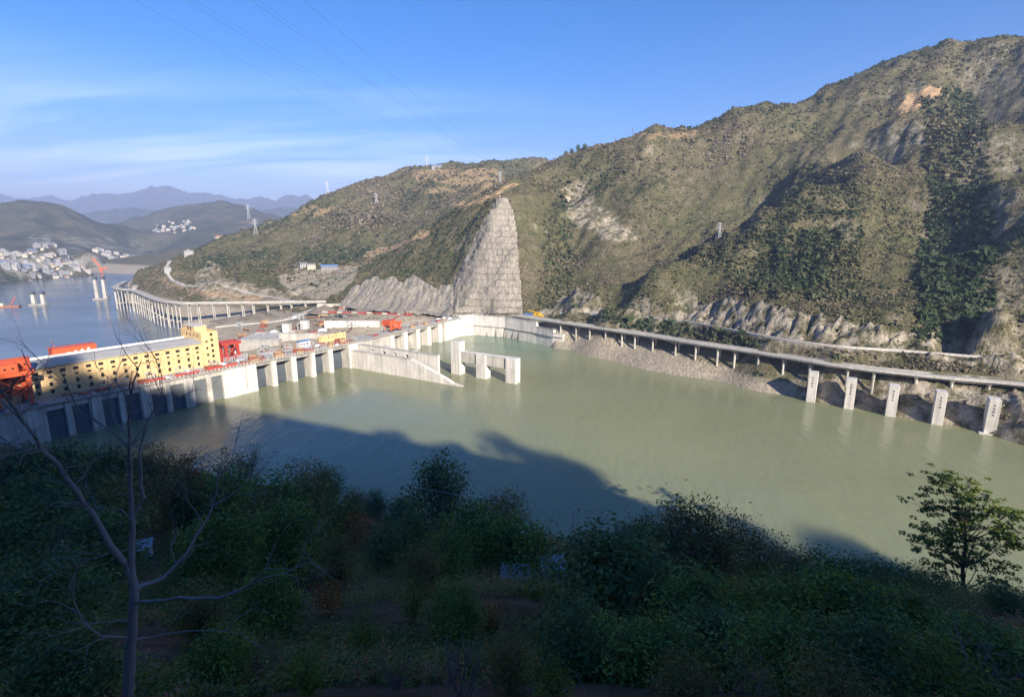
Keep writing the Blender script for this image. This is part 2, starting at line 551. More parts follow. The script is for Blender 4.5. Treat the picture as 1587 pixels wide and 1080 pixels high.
def water_mat(name, base, ripple, rough, corner=False):
    t = NT(name)
    geo = t.mapped((1, 1, 1))
    w1 = t.noise(0.33, 3, 0.5, t.mapped((1.0, 0.38, 1), rot=(0, 0, math.radians(28))))
    w2 = t.noise(0.055, 4, 0.55, t.mapped((1.0, 0.42, 1), rot=(0, 0, math.radians(-14))))
    h = t.math('ADD', t.math('MULTIPLY', w1, 0.45), t.math('MULTIPLY', w2, 1.3))
    tone = t.ramp(t.noise(0.006, 4, 0.55, t.mapped((0.5, 1.0, 1))), [(0.35, 0.88), (0.65, 1.1)])
    c = t.mix(1.0, base, tone, 'MULTIPLY')
    if corner:                             # clearer, greener water lies in the corner by the lock
        vd = t.n('ShaderNodeVectorMath', operation='DISTANCE')
        t.l(t.pos(), vd.inputs[0])
        vd.inputs[1].default_value = (-8, 492, 0)
        f = t.ramp(t.math('DIVIDE', vd.outputs['Value'], 110.0), [(0.2, 0.75), (0.9, 0.0)])
        c = t.mix(f, c, (0.115, 0.205, 0.135))
    rv = t.ramp(t.noise(0.011, 5, 0.6, t.mapped((0.45, 1.0, 1), rot=(0, 0, math.radians(-20)))), [(0.38, rough * 0.65), (0.62, rough * 1.35)])
    p = t.principled(c, rv, t.bump(h, ripple, 0.6), 0.5)
    p.inputs['IOR'].default_value = 1.333
    return t.mat
M['reservoir'] = water_mat('silty_green_water', (0.215, 0.226, 0.120), 0.8, 0.2, True)
M['river'] = water_mat('river_water', (0.100, 0.120, 0.125), 0.6, 0.18)

# ---------------------------------------------------------------- the far side of the water: one surveyed hillside
RIVZ = -12.0
pts = []
def C(px, py, y): pts.append(aty(px, py, y))
def Z(px, py, z): pts.append(atz(px, py, z))
def Wp(x, y, z): pts.append(np.array([x, y, z], float))
shore = [(870, 541), (930, 556), (1000, 573), (1060, 583), (1120, 592), (1200, 610), (1250, 619), (1310, 630), (1380, 643), (1450, 656), (1520, 670), (1587, 690), (1680, 715), (1800, 745)]
for p in shore:
    Z(p[0], p[1], 0.0)
    q = atz(p[0], p[1], 0.0)
    d = np.array([0.66, 0.75])
    Wp(q[0] - 22 * d[0], q[1] - 22 * d[1], -9)
bridge_px = [(800, 489), (869, 499), (917, 506), (964, 513), (1018, 521), (1078, 531), (1146, 541), (1222, 553), (1310, 567), (1415, 579), (1475, 585), (1537, 590), (1587, 595), (1680, 606), (1800, 621)]
BZ = 22.0
BR = np.array([atz(x, y, BZ) for x, y in bridge_px])
gz = [19, 18, 15, 13, 12.5, 12, 12, 13, 15, 18, 18.5, 19, 19.5, 19.5, 19.5]
for p, g in zip(BR, gz):
    Wp(p[0], p[1], g)
for p in shore[6:]:
    q = atz(p[0], p[1], 0.0)
    Wp(q[0] + 0.66 * 9, q[1] + 0.75 * 9, 10.5)
road_px = [(870, 489), (950, 487), (1050, 498), (1130, 512), (1200, 525), (1300, 538), (1400, 545), (1500, 553), (1587, 560), (1700, 572)]
RZ = 30.0
RD = np.array([atz(x, y, RZ - (6 if x < 900 else 0)) for x, y in road_px])
for p in RD:
    Wp(*p)
    Wp(p[0] + 6, p[1] + 7, p[2] + 1)
    Wp(p[0] + 16, p[1] + 18, p[2] + 17)
for a in [(1100, 440, 445), (1180, 430, 430), (1250, 420, 412), (1400, 400, 400), (1320, 340, 452), (1400, 300, 490), (1330, 470, 362),
          (1455, 500, 335), (1470, 400, 430), (1482, 300, 520), (1497, 220, 640), (1500, 160, 705), (1540, 145, 690), (1440, 545, 310),
          (1535, 500, 305), (1545, 400, 362), (1552, 300, 432), (1560, 200, 545), (1600, 500, 300), (1610, 400, 352), (1620, 300, 430), (1640, 200, 575), (1750, 300, 460), (1900, 400, 370), (1800, 150, 640),
          (945, 478, 455), (1010, 425, 470), (1060, 398, 485), (1100, 370, 498), (1165, 332, 508), (1210, 310, 512), (1250, 290, 515), (1330, 240, 565), (1400, 190, 615),
          (1165, 310, 640), (1100, 350, 620), (1010, 400, 580), (1250, 262, 615), (1330, 205, 650),
          (960, 440, 520), (950, 380, 590), (1000, 300, 670), (1000, 250, 720), (1120, 260, 700), (1300, 200, 720), (1450, 130, 715), (1590, 130, 665),
          (880, 470, 530), (880, 400, 615), (885, 320, 710), (930, 450, 500), (915, 330, 665), (850, 400, 590), (845, 300, 700),
          (775, 308, 635), (800, 302, 650), (810, 485, 524), (806, 400, 575), (705, 480, 536), (735, 400, 588), (755, 340, 618), (765, 400, 577), (760, 450, 549), (770, 340, 612),
          (800, 285, 720), (850, 262, 860), (700, 340, 690), (640, 370, 722), (580, 405, 722), (545, 440, 685), (525, 466, 640),
          (640, 440, 615), (600, 450, 615), (700, 420, 610), (560, 455, 630), (650, 410, 655),
          (590, 380, 930), (480, 440, 735), (480, 418, 800), (420, 400, 860), (330, 440, 740), (300, 420, 840), (400, 440, 745), (250, 425, 850),
          (550, 350, 1010), (640, 300, 1110), (450, 370, 990), (720, 300, 1050), (800, 275, 1000), (360, 400, 900), (300, 395, 950)]:
    C(*a)
for (px, y, z) in [(1165, 565, 100), (1100, 552, 84), (1010, 515, 55), (1250, 560, 128), (590, 805, 48), (640, 800, 60), (1330, 605, 165)]:
    d = ray(px, 400)
    Wp(d[0] / d[1] * y, y, z)
skyline = [(1800, 40, 640), (1700, 48, 680), (1587, 60, 720), (1520, 66, 750), (1460, 75, 780), (1420, 83, 790), (1380, 95, 795), (1340, 113, 800), (1300, 135, 805), (1260, 153, 805), (1220, 163, 800), (1175, 168, 795), (1130, 179, 790), (1080, 196, 780), (1040, 203, 770), (1000, 209, 765),
           (960, 222, 770), (920, 231, 780), (890, 236, 790), (870, 247, 830), (850, 249, 1300), (825, 248, 1300), (800, 259, 1270), (770, 259, 1240), (740, 258, 1210), (700, 259, 1200), (660, 259, 1200), (630, 268, 1190), (600, 280, 1180), (555, 292, 1160),
           (510, 304, 1150), (480, 316, 1130), (450, 330, 1100), (415, 343, 1080), (380, 356, 1050), (350, 367, 1030), (320, 378, 1000), (295, 390, 980), (270, 401, 965), (240, 413, 960), (210, 425, 955)]
for s in skyline:
    C(*s)
    q = aty(*s)
    drop = 0.14 if s[0] > 860 else 0.10
    for k in (1.18, 1.5):
        Wp(q[0] * k, q[1] * k, q[2] - drop * q[1] * (k - 1))
# downstream shore, low ground behind the dam, river bed and reservoir bed
for (x, y) in [(330, 508), (300, 503), (270, 499), (240, 490), (215, 474), (195, 461), (182, 451)]:
    Z(x, y, RIVZ + 0.5)
    q = atz(x, y, RIVZ)
    Wp(q[0] - 30, q[1] - 25, -26)
for a in [(-660, 900, -13), (-680, 980, -18), (-640, 1080, -14), (-560, 1250, -14), (-420, 1450, -14), (-760, 900, -28), (-800, 1100, -30), (-700, 1300, -30), (-560, 1500, -30),
          (-450, 500, -30), (-300, 440, -26), (-600, 600, -30), (-380, 560, -27), (-900, 800, -30), (-500, 350, -28), (-700, 450, -30), (-1000, 1000, -30),
          (-330, 560, 1), (-290, 540, 3), (-230, 500, 4), (-180, 470, 4), (-300, 600, 6), (-250, 580, 8), (-200, 540, 8), (-150, 540, 18.5), (-110, 530, 18.5), (-70, 548, 18.5), (-30, 534, 18.5), (5, 515, 18.5), (28, 500, 18),
          (-20, 430, -18), (60, 350, -20), (-60, 480, -14), (-100, 300, -20), (150, 250, -20), (250, 180, -20), (-150, 380, -16), (20, 470, -12), (330, 120, -20), (-10, 480, -12), (-150, 260, -20)]:
    Wp(*a)
for (x, y) in [(530, 475), (565, 478), (600, 480), (650, 484), (700, 487), (760, 490), (800, 492)]:
    Z(x, y, 20)
land = Surface(pts, 14.0)

CUT = [(773, 304), (786, 305), (797, 330), (802, 360), (806, 420), (812, 494), (752, 496), (690, 493), (640, 490), (600, 487), (560, 484), (524, 479), (548, 443), (566, 413), (578, 420), (590, 436), (612, 430), (622, 440), (640, 428), (660, 438), (674, 448), (700, 441), (712, 420), (722, 396), (737, 366), (753, 338)]
ROCKS = [([(1060, 475), (1120, 462), (1200, 480), (1260, 488), (1330, 505), (1400, 515), (1460, 525), (1587, 540), (1587, 575), (1400, 552), (1250, 540), (1120, 508), (1040, 495)], 1.0),
         ([(960, 488), (1060, 470), (1110, 505), (1000, 495)], 0.8),
         ([(870, 290), (905, 285), (930, 330), (975, 350), (985, 375), (950, 375), (910, 350), (880, 340)], 0.8),
         ([(830, 488), (880, 460), (900, 445), (935, 470), (940, 488)], 0.9),
         ([(1220, 590), (1330, 575), (1587, 612), (1587, 690), (1400, 652), (1240, 622)], 0.95),
         ([(1290, 345), (1320, 335), (1330, 375), (1300, 390)], 0.3),
         ([(1370, 205), (1420, 190), (1435, 225), (1390, 240)], 0.7),
         ([(300, 440), (325, 405), (345, 425), (370, 440), (470, 455), (470, 475), (330, 470)], 0.75),
         ([(1430, 520), (1587, 430), (1587, 480), (1500, 540)], 0.5),
         ([(860, 500), (1000, 490), (1250, 545), (1250, 600), (1100, 560), (950, 530)], 0.35)]
SOILS = [([(1385, 175), (1400, 150), (1440, 133), (1465, 138), (1440, 160), (1400, 178)], 0.95),
         ([(640, 262), (700, 262), (760, 262), (790, 278), (760, 290), (690, 285), (640, 280)], 0.5),
         ([(560, 395), (600, 382), (660, 358), (668, 362), (610, 388), (570, 402)], 0.85),
         ([(690, 318), (740, 306), (790, 285), (800, 280), (805, 286), (750, 312), (700, 322)], 0.8),
         ([(420, 325), (470, 318), (520, 322), (500, 332), (440, 332)], 0.4),
         ([(990, 210), (1060, 203), (1110, 205), (1060, 212), (1000, 216)], 0.5),
         ([(330, 462), (400, 470), (430, 466), (330, 452), (270, 440), (240, 430), (235, 434)], 0.6),
         ([(640, 290), (760, 290), (760, 297), (640, 298)], 0.4)]
GRAVEL = [([(860, 505), (1000, 535), (1230, 600), (1230, 625), (1000, 580), (850, 548)], 0.95),
          ([(300, 520), (330, 495), (420, 480), (520, 485), (700, 487), (700, 520), (430, 540)], 0.9),
          ([(500, 485), (820, 488), (870, 500), (850, 520), (700, 500), (520, 520)], 0.9),
          ([(430, 424), (500, 415), (560, 410), (535, 450), (500, 462), (440, 455)], 0.75)]
def soft_inside(px, py, polys, width=7.0):
    m = np.zeros(px.shape)
    jx = (fbm(px / 14, py / 14, 91, 3) - 0.5) * 4 * width
    jy = (fbm(px / 14, py / 14, 57, 3) - 0.5) * 3 * width
    for poly, w in polys:
        m = np.maximum(m, inside(px + jx, py + jy, poly) * w)
    return m
RW = [atz(x, y, 0) for x, y in [(712, 521), (735, 519), (782, 523), (830, 532), (856, 538), (872, 540)]]
BASIN = [(p[0] + 0.3, p[1] + 1.5) for p in RW[:5]] + [(30, 440), (-20, 400), (-80, 420), (-60, 505)]
def road_weight(x, y):
    d2 = np.full(np.shape(x), 1e9)
    for a, b in zip(RD[1:-1], RD[2:]):
        for t in np.linspace(0, 1, 9):
            p = a + (b - a) * t
            d2 = np.minimum(d2, (x - p[0]) ** 2 + (y - p[1]) ** 2)
    return smooth(9.0, 4.5, np.sqrt(d2))
def land_height(x, y):
    z = land(x, y)
    z = np.where(inside(x, y, BASIN), np.minimum(z, -6.0), z)
    up = smooth(26, 90, z)
    s = x * 0.78 - y * 0.62                # along the valley
    u = x * 0.62 + y * 0.78                # up the slope
    wob = (fbm(u / 120, s / 120, 31, 3) - 0.5) * 60
    g = fbm((s + wob) / 75, u / 260, 5, 4, True)
    z = z + up * ((g - 0.62) * 18 + (fbm(x / 42, y / 42, 3, 4) - 0.5) * 18)
    z = z + up * (fbm((s + wob * 0.5) / 24, u / 110, 55, 3, True) - 0.6) * 7
    z = z + smooth(8, 30, z) * (fbm(x / 11, y / 11, 8, 3) - 0.5) * 4.6
    w = road_weight(x, y)
    return z * (1 - w) + (RZ + 0.2) * w
NC, NR = 470, 560
cxs = np.linspace(-1.22, 1.32, NC)
ys = 205.0 * (1750.0 / 205.0) ** np.linspace(0, 1, NR)
gy, gc = np.meshgrid(ys, cxs, indexing='ij')
gx = gc * gy
gzt = land_height(gx, gy)
ppx, ppy = project(np.stack([gx, gy, gzt], -1))
front = gy < 720
rock = soft_inside(ppx, ppy, ROCKS) * ((gy < 1000))
# steep ground shows rock too
dzy = np.gradient(gzt, axis=0) / np.gradient(gy, axis=0)
dzx = np.gradient(gzt, axis=1) / np.gradient(gx, axis=1)
slope = np.hypot(dzx, dzy)
rock = np.maximum(rock, smooth(1.35, 1.9, slope) * 0.5 * (gzt > 5))
# crags stand out of the slope as folded ribs
crag = fbm((gx * 0.78 - gy * 0.62) / 9, gzt / 24, 41, 4, True)
crag2 = fbm(gx / 4.0, gy / 4.0, 47, 3, True)
gzt = gzt + rock * (gzt > 3) * ((crag - 0.55) * (3.5 + 7.5 * smooth(75, 45, gzt)) + (crag2 - 0.5) * 3.5) * smooth(3, 30, gzt) * (1 - road_weight(gx, gy))
soil = soft_inside(ppx, ppy, SOILS, 4)
gravel = soft_inside(ppx, ppy, GRAVEL, 4) * (gzt < 55)
gravel = np.maximum(gravel, smooth(9, 4, gzt) * 0.9 * ((ppx < 1235) | (gy > 420)))
# farm terraces on the brown shoulders
terr = soft_inside(ppx, ppy, [([(600, 285), (660, 262), (790, 270), (760, 330), (640, 345), (480, 360), (430, 345)], 1.0), ([(1380, 180), (1400, 150), (1470, 133), (1440, 165)], 1.0)], 6)
st = 6.0
fr = gzt / st - np.floor(gzt / st)
gzt = np.where(terr > 0.5, (np.floor(gzt / st) + smooth(0.55, 1.0, fr)) * st, gzt)
cutm = inside(ppx, ppy, CUT) & (gy < 700) & (gy > 500)
gzt = gzt - cutm * np.where(ppy < 482, 3.0, 0.8)
idx = np.arange(NC * NR).reshape(NR, NC)
quads = np.stack([idx[:-1, :-1], idx[:-1, 1:], idx[1:, 1:], idx[1:, :-1]], -1).reshape(-1, 4)
V = np.stack([gx, gy, gzt], -1).reshape(-1, 3)
keep = (V[quads][:, :, 2].max(1) > -24)
hill = put('hillside', fast_mesh('hillside', V, quads[keep], {'rock': rock, 'soil': soil, 'gravel': gravel}, True), M['terrain'])
tag(hill, 'scrub covered brown and olive hillside across the water', kind='structure')

# the benched, sprayed-concrete excavation above the dam's far end
ex, ey = np.meshgrid(np.arange(-235, 50, 1.1), np.arange(508, 665, 1.1))
ez = land_height(ex, ey)
epx, epy = project(np.stack([ex, ey, ez], -1))
em = inside(epx, epy, CUT) & (ey < 690)
tall = smooth(690, 720, epx)
st = 6.2
zj = ez + (fbm(ex / 14, ey / 14, 72, 3) - 0.5) * 2.0
fr = zj / st - np.floor(zj / st)
stepped = (np.floor(zj / st) + smooth(0.55, 0.93, fr)) * st
ez2 = np.where(tall > 0.3, stepped, ez) + 1.3 + (fbm(ex / 5.5, ez / 14, 12, 4, True) - 0.5) * (1.7 + 2.6 * (1 - tall))
ez2 = ez2 + (fbm(ex / 1.9, ey / 1.9, 14, 2) - 0.5) * 1.3
BENCH = np.stack([ex, ey, ez2], -1)[em & (tall > 0.3) & (fr > 0.22) & (fr < 0.50)]
ne_r, ne_c = ex.shape
idx = np.arange(ne_r * ne_c).reshape(ne_r, ne_c)
q = np.stack([idx[:-1, :-1], idx[:-1, 1:], idx[1:, 1:], idx[1:, :-1]], -1)
qm = em[:-1, :-1] & em[1:, 1:] & em[:-1, 1:] & em[1:, :-1]
cut = put('excavated_slope', fast_mesh('excavated_slope', np.stack([ex, ey, ez2], -1).reshape(-1, 3), q[qm], None, False), M['shot'])
tag(cut, 'grey benched rock cutting sprayed with concrete above the dam', kind='structure')

# ---------------------------------------------------------------- the far bank with the town and the two far hills
pts = []
for (x, y) in [(-250, 490), (-150, 468), (-60, 452), (0, 441), (60, 431), (120, 420), (170, 415), (200, 412), (225, 409)]:
    Z(x, y, RIVZ + 0.3)
    q = atz(x, y, RIVZ)
    Wp(q[0] + 60, q[1] - 40, -40)
for a in [(-200, 405, 1250), (-100, 400, 1380), (0, 396, 1480), (60, 394, 1520), (110, 400, 1560), (130, 403, 1620), (0, 384, 1700), (100, 386, 1780), (160, 397, 1850), (200, 402, 1950), (240, 400, 2050),
          (0, 420, 1300), (60, 418, 1320), (110, 412, 1420), (50, 350, 2050), (120, 360, 2100), (0, 355, 2000), (-120, 360, 1900),
          (215, 387, 2350), (260, 395, 2150), (300, 385, 2250), (250, 366, 2450), (280, 353, 2650), (300, 350, 2700), (330, 362, 2500), (400, 348, 2750), (240, 352, 2700), (350, 345, 2800), (300, 335, 3000), (340, 330, 3050)]:
    C(*a)
sky2 = [(-250, 340, 2100), (-120, 335, 2250), (-40, 328, 2300), (0, 322, 2300), (30, 315, 2300), (50, 313, 2300), (70, 314, 2300), (85, 318, 2300), (100, 321, 2300), (120, 331, 2320), (160, 348, 2340), (190, 362, 2350),
        (150, 352, 3300), (180, 347, 3300), (230, 335, 3300), (270, 326, 3300), (310, 318, 3300), (345, 314, 3300), (370, 317, 3300), (390, 324, 3300), (440, 340, 3300), (500, 350, 3300), (620, 352, 3300)]
for s in sky2:
    C(*s)
    q = aty(*s)
    for k in (1.12, 1.3):
        Wp(q[0] * k, q[1] * k, q[2] - 0.16 * q[1] * (k - 1))
far = Surface(pts, 60.0)
def far_height(x, y):
    z = far(x, y)
    return z + smooth(20, 110, z) * ((fbm(x / 150, y / 150, 77, 5, True) - 0.55) * 40 + (fbm(x / 60, y / 60, 71, 3) - 0.5) * 14)
NC2, NR2 = 260, 190
gy, gc = np.meshgrid(1000 * 4.3 ** np.linspace(0, 1, NR2), np.linspace(-1.5, 0.05, NC2), indexing='ij')
gx = gc * gy
fz = far_height(gx, gy)
fpx, fpy = project(np.stack([gx, gy, fz], -1))
frock = soft_inside(fpx, fpy, [([(40, 365), (75, 360), (80, 385), (45, 385)], 0.7), ([(95, 365), (215, 372), (230, 408), (110, 412), (110, 395)], 0.35), ([(0, 395), (140, 400), (230, 405), (230, 420), (120, 420), (0, 440)], 0.6)], 4)
fsoil = soft_inside(fpx, fpy, [([(240, 345), (345, 325), (400, 335), (400, 360), (250, 362)], 1.0)], 4)
idx = np.arange(NC2 * NR2).reshape(NR2, NC2)
q = np.stack([idx[:-1, :-1], idx[:-1, 1:], idx[1:, 1:], idx[1:, :-1]], -1).reshape(-1, 4)
V = np.stack([gx, gy, fz], -1).reshape(-1, 3)
kp = V[q][:, :, 2].max(1) > -30
fb = put('far_bank_hills', fast_mesh('far_bank_hills', V, q[kp], {'rock': frock, 'soil': fsoil}, True), M['far'])
tag(fb, 'dark wooded hills on the far river bank behind the town', kind='structure')

def mountain_range(name, prof, Y, depth, base, seed, label, rough):
    px = np.array([p[0] for p in prof], float)
    py = np.array([p[1] for p in prof], float)
    xs = np.linspace(px[0], px[-1], 520)
    yy = np.interp(xs, px, py)
    yy = yy + (fbm(xs / 9, xs * 0 + seed, seed, 3, True) - 0.55) * 4.0
    top = np.array([aty(a, b, Y) for a, b in zip(xs, yy)])
    us = np.linspace(-1, 1, 61)
    vs = []
    for u in us:
        k = (1 - abs(u)) ** 1.15
        y = top[:, 1] + u * depth
        x = top[:, 0] * (y / Y)
        n = fbm(x / (depth * 0.35), y / (depth * 0.35), seed, 5, True) - 0.55
        z = base + (top[:, 2] - base) * k + n * rough * (1 - k) * k * 4 + (fbm(x / 300, y / 300, seed + 9, 3) - 0.5) * rough * 0.15
        vs.append(np.stack([x, y, z], -1))
    V = np.array(vs)
    idx = np.arange(61 * 520).reshape(61, 520)
    q = np.stack([idx[:-1, :-1], idx[:-1, 1:], idx[1:, 1:], idx[1:, :-1]], -1).reshape(-1, 4)
    o = put(name, fast_mesh(name, V.reshape(-1, 3), q, {'rock': np.zeros(61 * 520), 'soil': np.zeros(61 * 520)}, True), M['mountain'])
    tag(o, label, kind='structure')
mountain_range('far_mountains', [(-500, 315), (-250, 306), (-120, 312), (-40, 306), (0, 301), (12, 303), (25, 309), (48, 307), (72, 303), (95, 309), (112, 311), (125, 304), (145, 300), (170, 299), (190, 301), (208, 298), (216, 292), (226, 291), (235, 287), (244, 290), (250, 287), (264, 289), (280, 296), (296, 300), (318, 299), (328, 302), (340, 301), (352, 306), (365, 308), (385, 309), (402, 305), (415, 308), (430, 311), (440, 303), (452, 300), (462, 304), (475, 302), (490, 311), (540, 318), (640, 322), (800, 330)],
               9500, 2600, -60, 5, 'jagged blue mountain range on the horizon', 420)
mountain_range('middle_mountains', [(-400, 338), (-200, 330), (0, 334), (90, 338), (130, 330), (170, 324), (205, 322), (240, 325), (285, 331), (330, 332), (400, 326), (450, 322), (480, 327), (560, 335), (700, 340)],
               5600, 1500, -60, 15, 'low blue ridge in front of the far mountains', 220)

# ---------------------------------------------------------------- the near slope, the ridge behind the viewer that shades it
pts = []
for a in [(0, 0, 97.6), (0, -4, 98.8), (-8, 0, 97.4), (8, 0, 97.4), (0, 3.2, 95.4), (-5, 3.2, 95.2), (5, 3.2, 95.2), (-14, 2, 95.5), (14, 2, 95.5), (0, -12, 102), (-14, -12, 102), (14, -12, 101)]:
    Wp(*a)
for x in (-60, 60, 200, 400, 600, 793, 1000, 1200, 1400, 1540, 1700):
    low = 22 if x > 820 else 0
    for (py, Y) in [(1085, 9.5), (1005 + low * 0.5, 18.5), (940 + low, 32)]:
        C(x, py, Y)
for x in (-60, 60, 250, 450, 650, 850, 1050, 1250):
    C(x, 893 + (20 if x > 820 else 0), 56)
for (px, py, Y) in [(60, 850, 85), (300, 858, 84), (500, 862, 84), (700, 868, 82), (900, 885, 82), (1100, 908, 78), (1300, 928, 72), (1450, 938, 62), (60, 800, 118), (250, 808, 120), (450, 815, 118), (650, 835, 112), (850, 850, 105), (1050, 872, 105), (1250, 900, 95), (1500, 935, 70)]:
    C(px, py, Y)
nshore = [(-80, 700), (60, 704), (150, 708), (220, 712), (300, 730), (400, 750), (480, 765), (560, 790), (680, 812), (830, 838), (960, 856), (1100, 874), (1250, 892), (1400, 915), (1500, 930), (1600, 945)]
for x, y in nshore:
    Z(x, y, 0.5)
    q = atz(x, y, 0)
    Wp(q[0] * 1.1, q[1] * 1.1, -9)
    Wp(q[0] * 1.25, q[1] * 1.25, -22)
for a in [(190, 75, 0), (255, 15, 0), (320, -60, 0), (400, -160, 0), (230, 90, -15), (310, 30, -18), (380, -60, -18), (460, -150, -18), (-270, 215, 22), (-300, 250, 20), (-330, 200, 30), (-250, 180, 28), (-300, 300, -15), (-380, 280, -25), (-210, 150, 42), (-160, 110, 62), (-230, 90, 80), (-110, 40, 88), (90, 30, 76), (130, 60, 40), (170, 20, 50), (120, -20, 86)]:
    Wp(*a)
# where the edge of shade lies on the water, the dam and the powerhouse -> how high the ridge is
shade = [(300, 615, 8), (400, 643, 0), (470, 655, 0), (560, 667, 0), (640, 676, 0), (700, 684, 0), (760, 695, 0), (830, 708, 0), (890, 727, 0), (940, 752, 0), (985, 780, 0), (1060, 822, 0), (1200, 850, 0), (1300, 866, 0), (1400, 888, 0)]
RIDGE_Y = -260.0
ridge = []
for p in [np.array(a, float) for a in ((-228, 205, 42), (-222, 225, 40), (-217, 258, 34), (-213, 268, 20), (-197, 290, 14))] + [atz(*a) for a in shade]:
    t = (p[1] - RIDGE_Y) / -SUN.y
    ridge.append((p[0] + SUN.x * t, RIDGE_Y, p[2] + SUN.z * t))
RIDGE_TREE = 7.0
for i_, (x, y, z) in enumerate(ridge):
    Wp(x, y, z - (RIDGE_TREE if i_ > 5 else 2.0))
    Wp(x + 15, y - 80, z - 30)
    Wp(x + 30, y - 200, z - 90)
    Wp(x * 0.6 - 4, -110, 98 + (z - 98) * 0.40)
    Wp(x * 0.3, -45, 104)
x0, z0 = ridge[0][0], ridge[0][2]
for k in (60, 140, 260):
    Wp(x0 - k, RIDGE_Y + k * 0.2, z0 + 6)
    Wp(x0 - k, RIDGE_Y - 120, z0 - 50)
    Wp(x0 - k * 0.8, -110, 150)
x1, z1 = ridge[-1][0], ridge[-1][2]
for k, dz in ((40, 30), (90, 75), (140, 120)):
    Wp(x1 + k, RIDGE_Y + 5, z1 - dz)
Wp(400, -330, 30)
near = Surface(pts, 6.0)
def near_height(x, y):
    z = near(x, y)
    r = np.hypot(x, y)
    d = smooth(6, 40, r)
    return z + d * (fbm(np.asarray(x) / 14, np.asarray(y) / 14, 61, 4) - 0.5) * 3.0 * smooth(-3, 8, z) + smooth(4, 12, r) * (fbm(np.asarray(x) / 2.2, np.asarray(y) / 2.2, 65, 3) - 0.5) * 0.5
ax = np.concatenate([np.linspace(-420, -60, 100, endpoint=False), np.linspace(-60, 70, 190, endpoint=False), np.linspace(70, 520, 140)])
ay = np.concatenate([np.linspace(-520, -20, 130, endpoint=False), np.linspace(-20, 70, 150, endpoint=False), np.linspace(70, 320, 110)])
gx, gy = np.meshgrid(ax, ay)
nz = near_height(gx, gy)
idx = np.arange(nz.size).reshape(nz.shape)
q = np.stack([idx[:-1, :-1], idx[:-1, 1:], idx[1:, 1:], idx[1:, :-1]], -1).reshape(-1, 4)
V = np.stack([gx, gy, nz], -1).reshape(-1, 3)
kp = V[q][:, :, 2].max(1) > -8
ns = put('near_slope', fast_mesh('near_slope', V, q[kp], None, True), M['near'])
tag(ns, 'shaded brown earth slope falling to the water below the viewer', kind='structure')

# ---------------------------------------------------------------- water
A1 = atz(75, 684, 0)[:2]
K1 = atz(541, 570.5, 0)[:2]
B1 = atz(712, 522, 0)[:2]
E1 = (K1 - A1) / np.linalg.norm(K1 - A1)
E2 = (B1 - K1) / np.linalg.norm(B1 - K1)
N1 = np.array([E1[1], -E1[0]])           # towards the reservoir
N2 = np.array([E2[1], -E2[0]])
L1, L2 = np.linalg.norm(K1 - A1), np.linalg.norm(B1 - K1)
a0 = A1 - E1 * 260 - N1 * 5
k0, b0 = K1 - N1 * 5, B1 - N2 * 5
m = MB().add([(*a0, 0), (900, -600, 0), (1200, 300, 0), (400, 620, 0), (b0[0] + 30, b0[1] + 60, 0), (*b0, 0), (*k0, 0)], [(0, 1, 2, 3, 4, 5, 6)])
o = m.build('reservoir', M['reservoir'])
tag(o, 'calm silty green reservoir water', kind='structure')
m = MB().add([(-9000, -1500, RIVZ), (a0[0], -1500, RIVZ), (*(a0 - N1 * 2), RIVZ), (*(k0 - N1 * 2), RIVZ), (*(b0 - N2 * 2), RIVZ), (300, 900, RIVZ), (300, 4200, RIVZ), (-9000, 4200, RIVZ)], [(0, 1, 2, 3, 4, 5, 6, 7)])
o = m.build('river', M['river'])
tag(o, 'blue river water downstream of the dam', kind='structure')
# ---------------------------------------------------------------- the dam
def D1(s, d, z):
    p = A1 + E1 * s - N1 * d
    return (p[0], p[1], z)
def D2(s, d, z):
    p = K1 + E2 * s - N2 * d
    return (p[0], p[1], z)
def plane_hit(px, py, d, seg=1):          # (s, z) where a pixel meets the vertical plane d metres behind the dam face
    A, E, N = (A1, E1, N1) if seg == 1 else (K1, E2, N2)
    r = ray(px, py)
    Mx = np.array([[r[0], -E[0]], [r[1], -E[1]]])
    t, s = np.linalg.solve(Mx, A - N * d)
    return s, CAMZ + r[2] * t
ROT1 = math.atan2(E1[1], E1[0])
ROT2 = math.atan2(E2[1], E2[0])
CREST = 18.6
ORD = ['first', 'second', 'third', 'fourth', 'fifth', 'sixth', 'seventh', 'eighth', 'ninth', 'tenth', 'eleventh', 'twelfth', 'thirteenth', 'fourteenth', 'fifteenth', 'sixteenth', 'seventeenth', 'eighteenth', 'nineteenth', 'twentieth']

dam = empty('dam', (*A1, 0), 0, 'pale concrete dam with intake bays and spillway piers crossing the river', 'dam')
dl = np.array([A1[0], A1[1], 0])
def dpart(name, mb, mat, seg=1, parent=None, bevel=0):
    fn = D1 if seg == 1 else D2
    mb.xf(lambda x, y, z: tuple(np.array(fn(x, y, z)) - dl))
    return mb.build(name, mat, parent or dam, bevel=bevel)
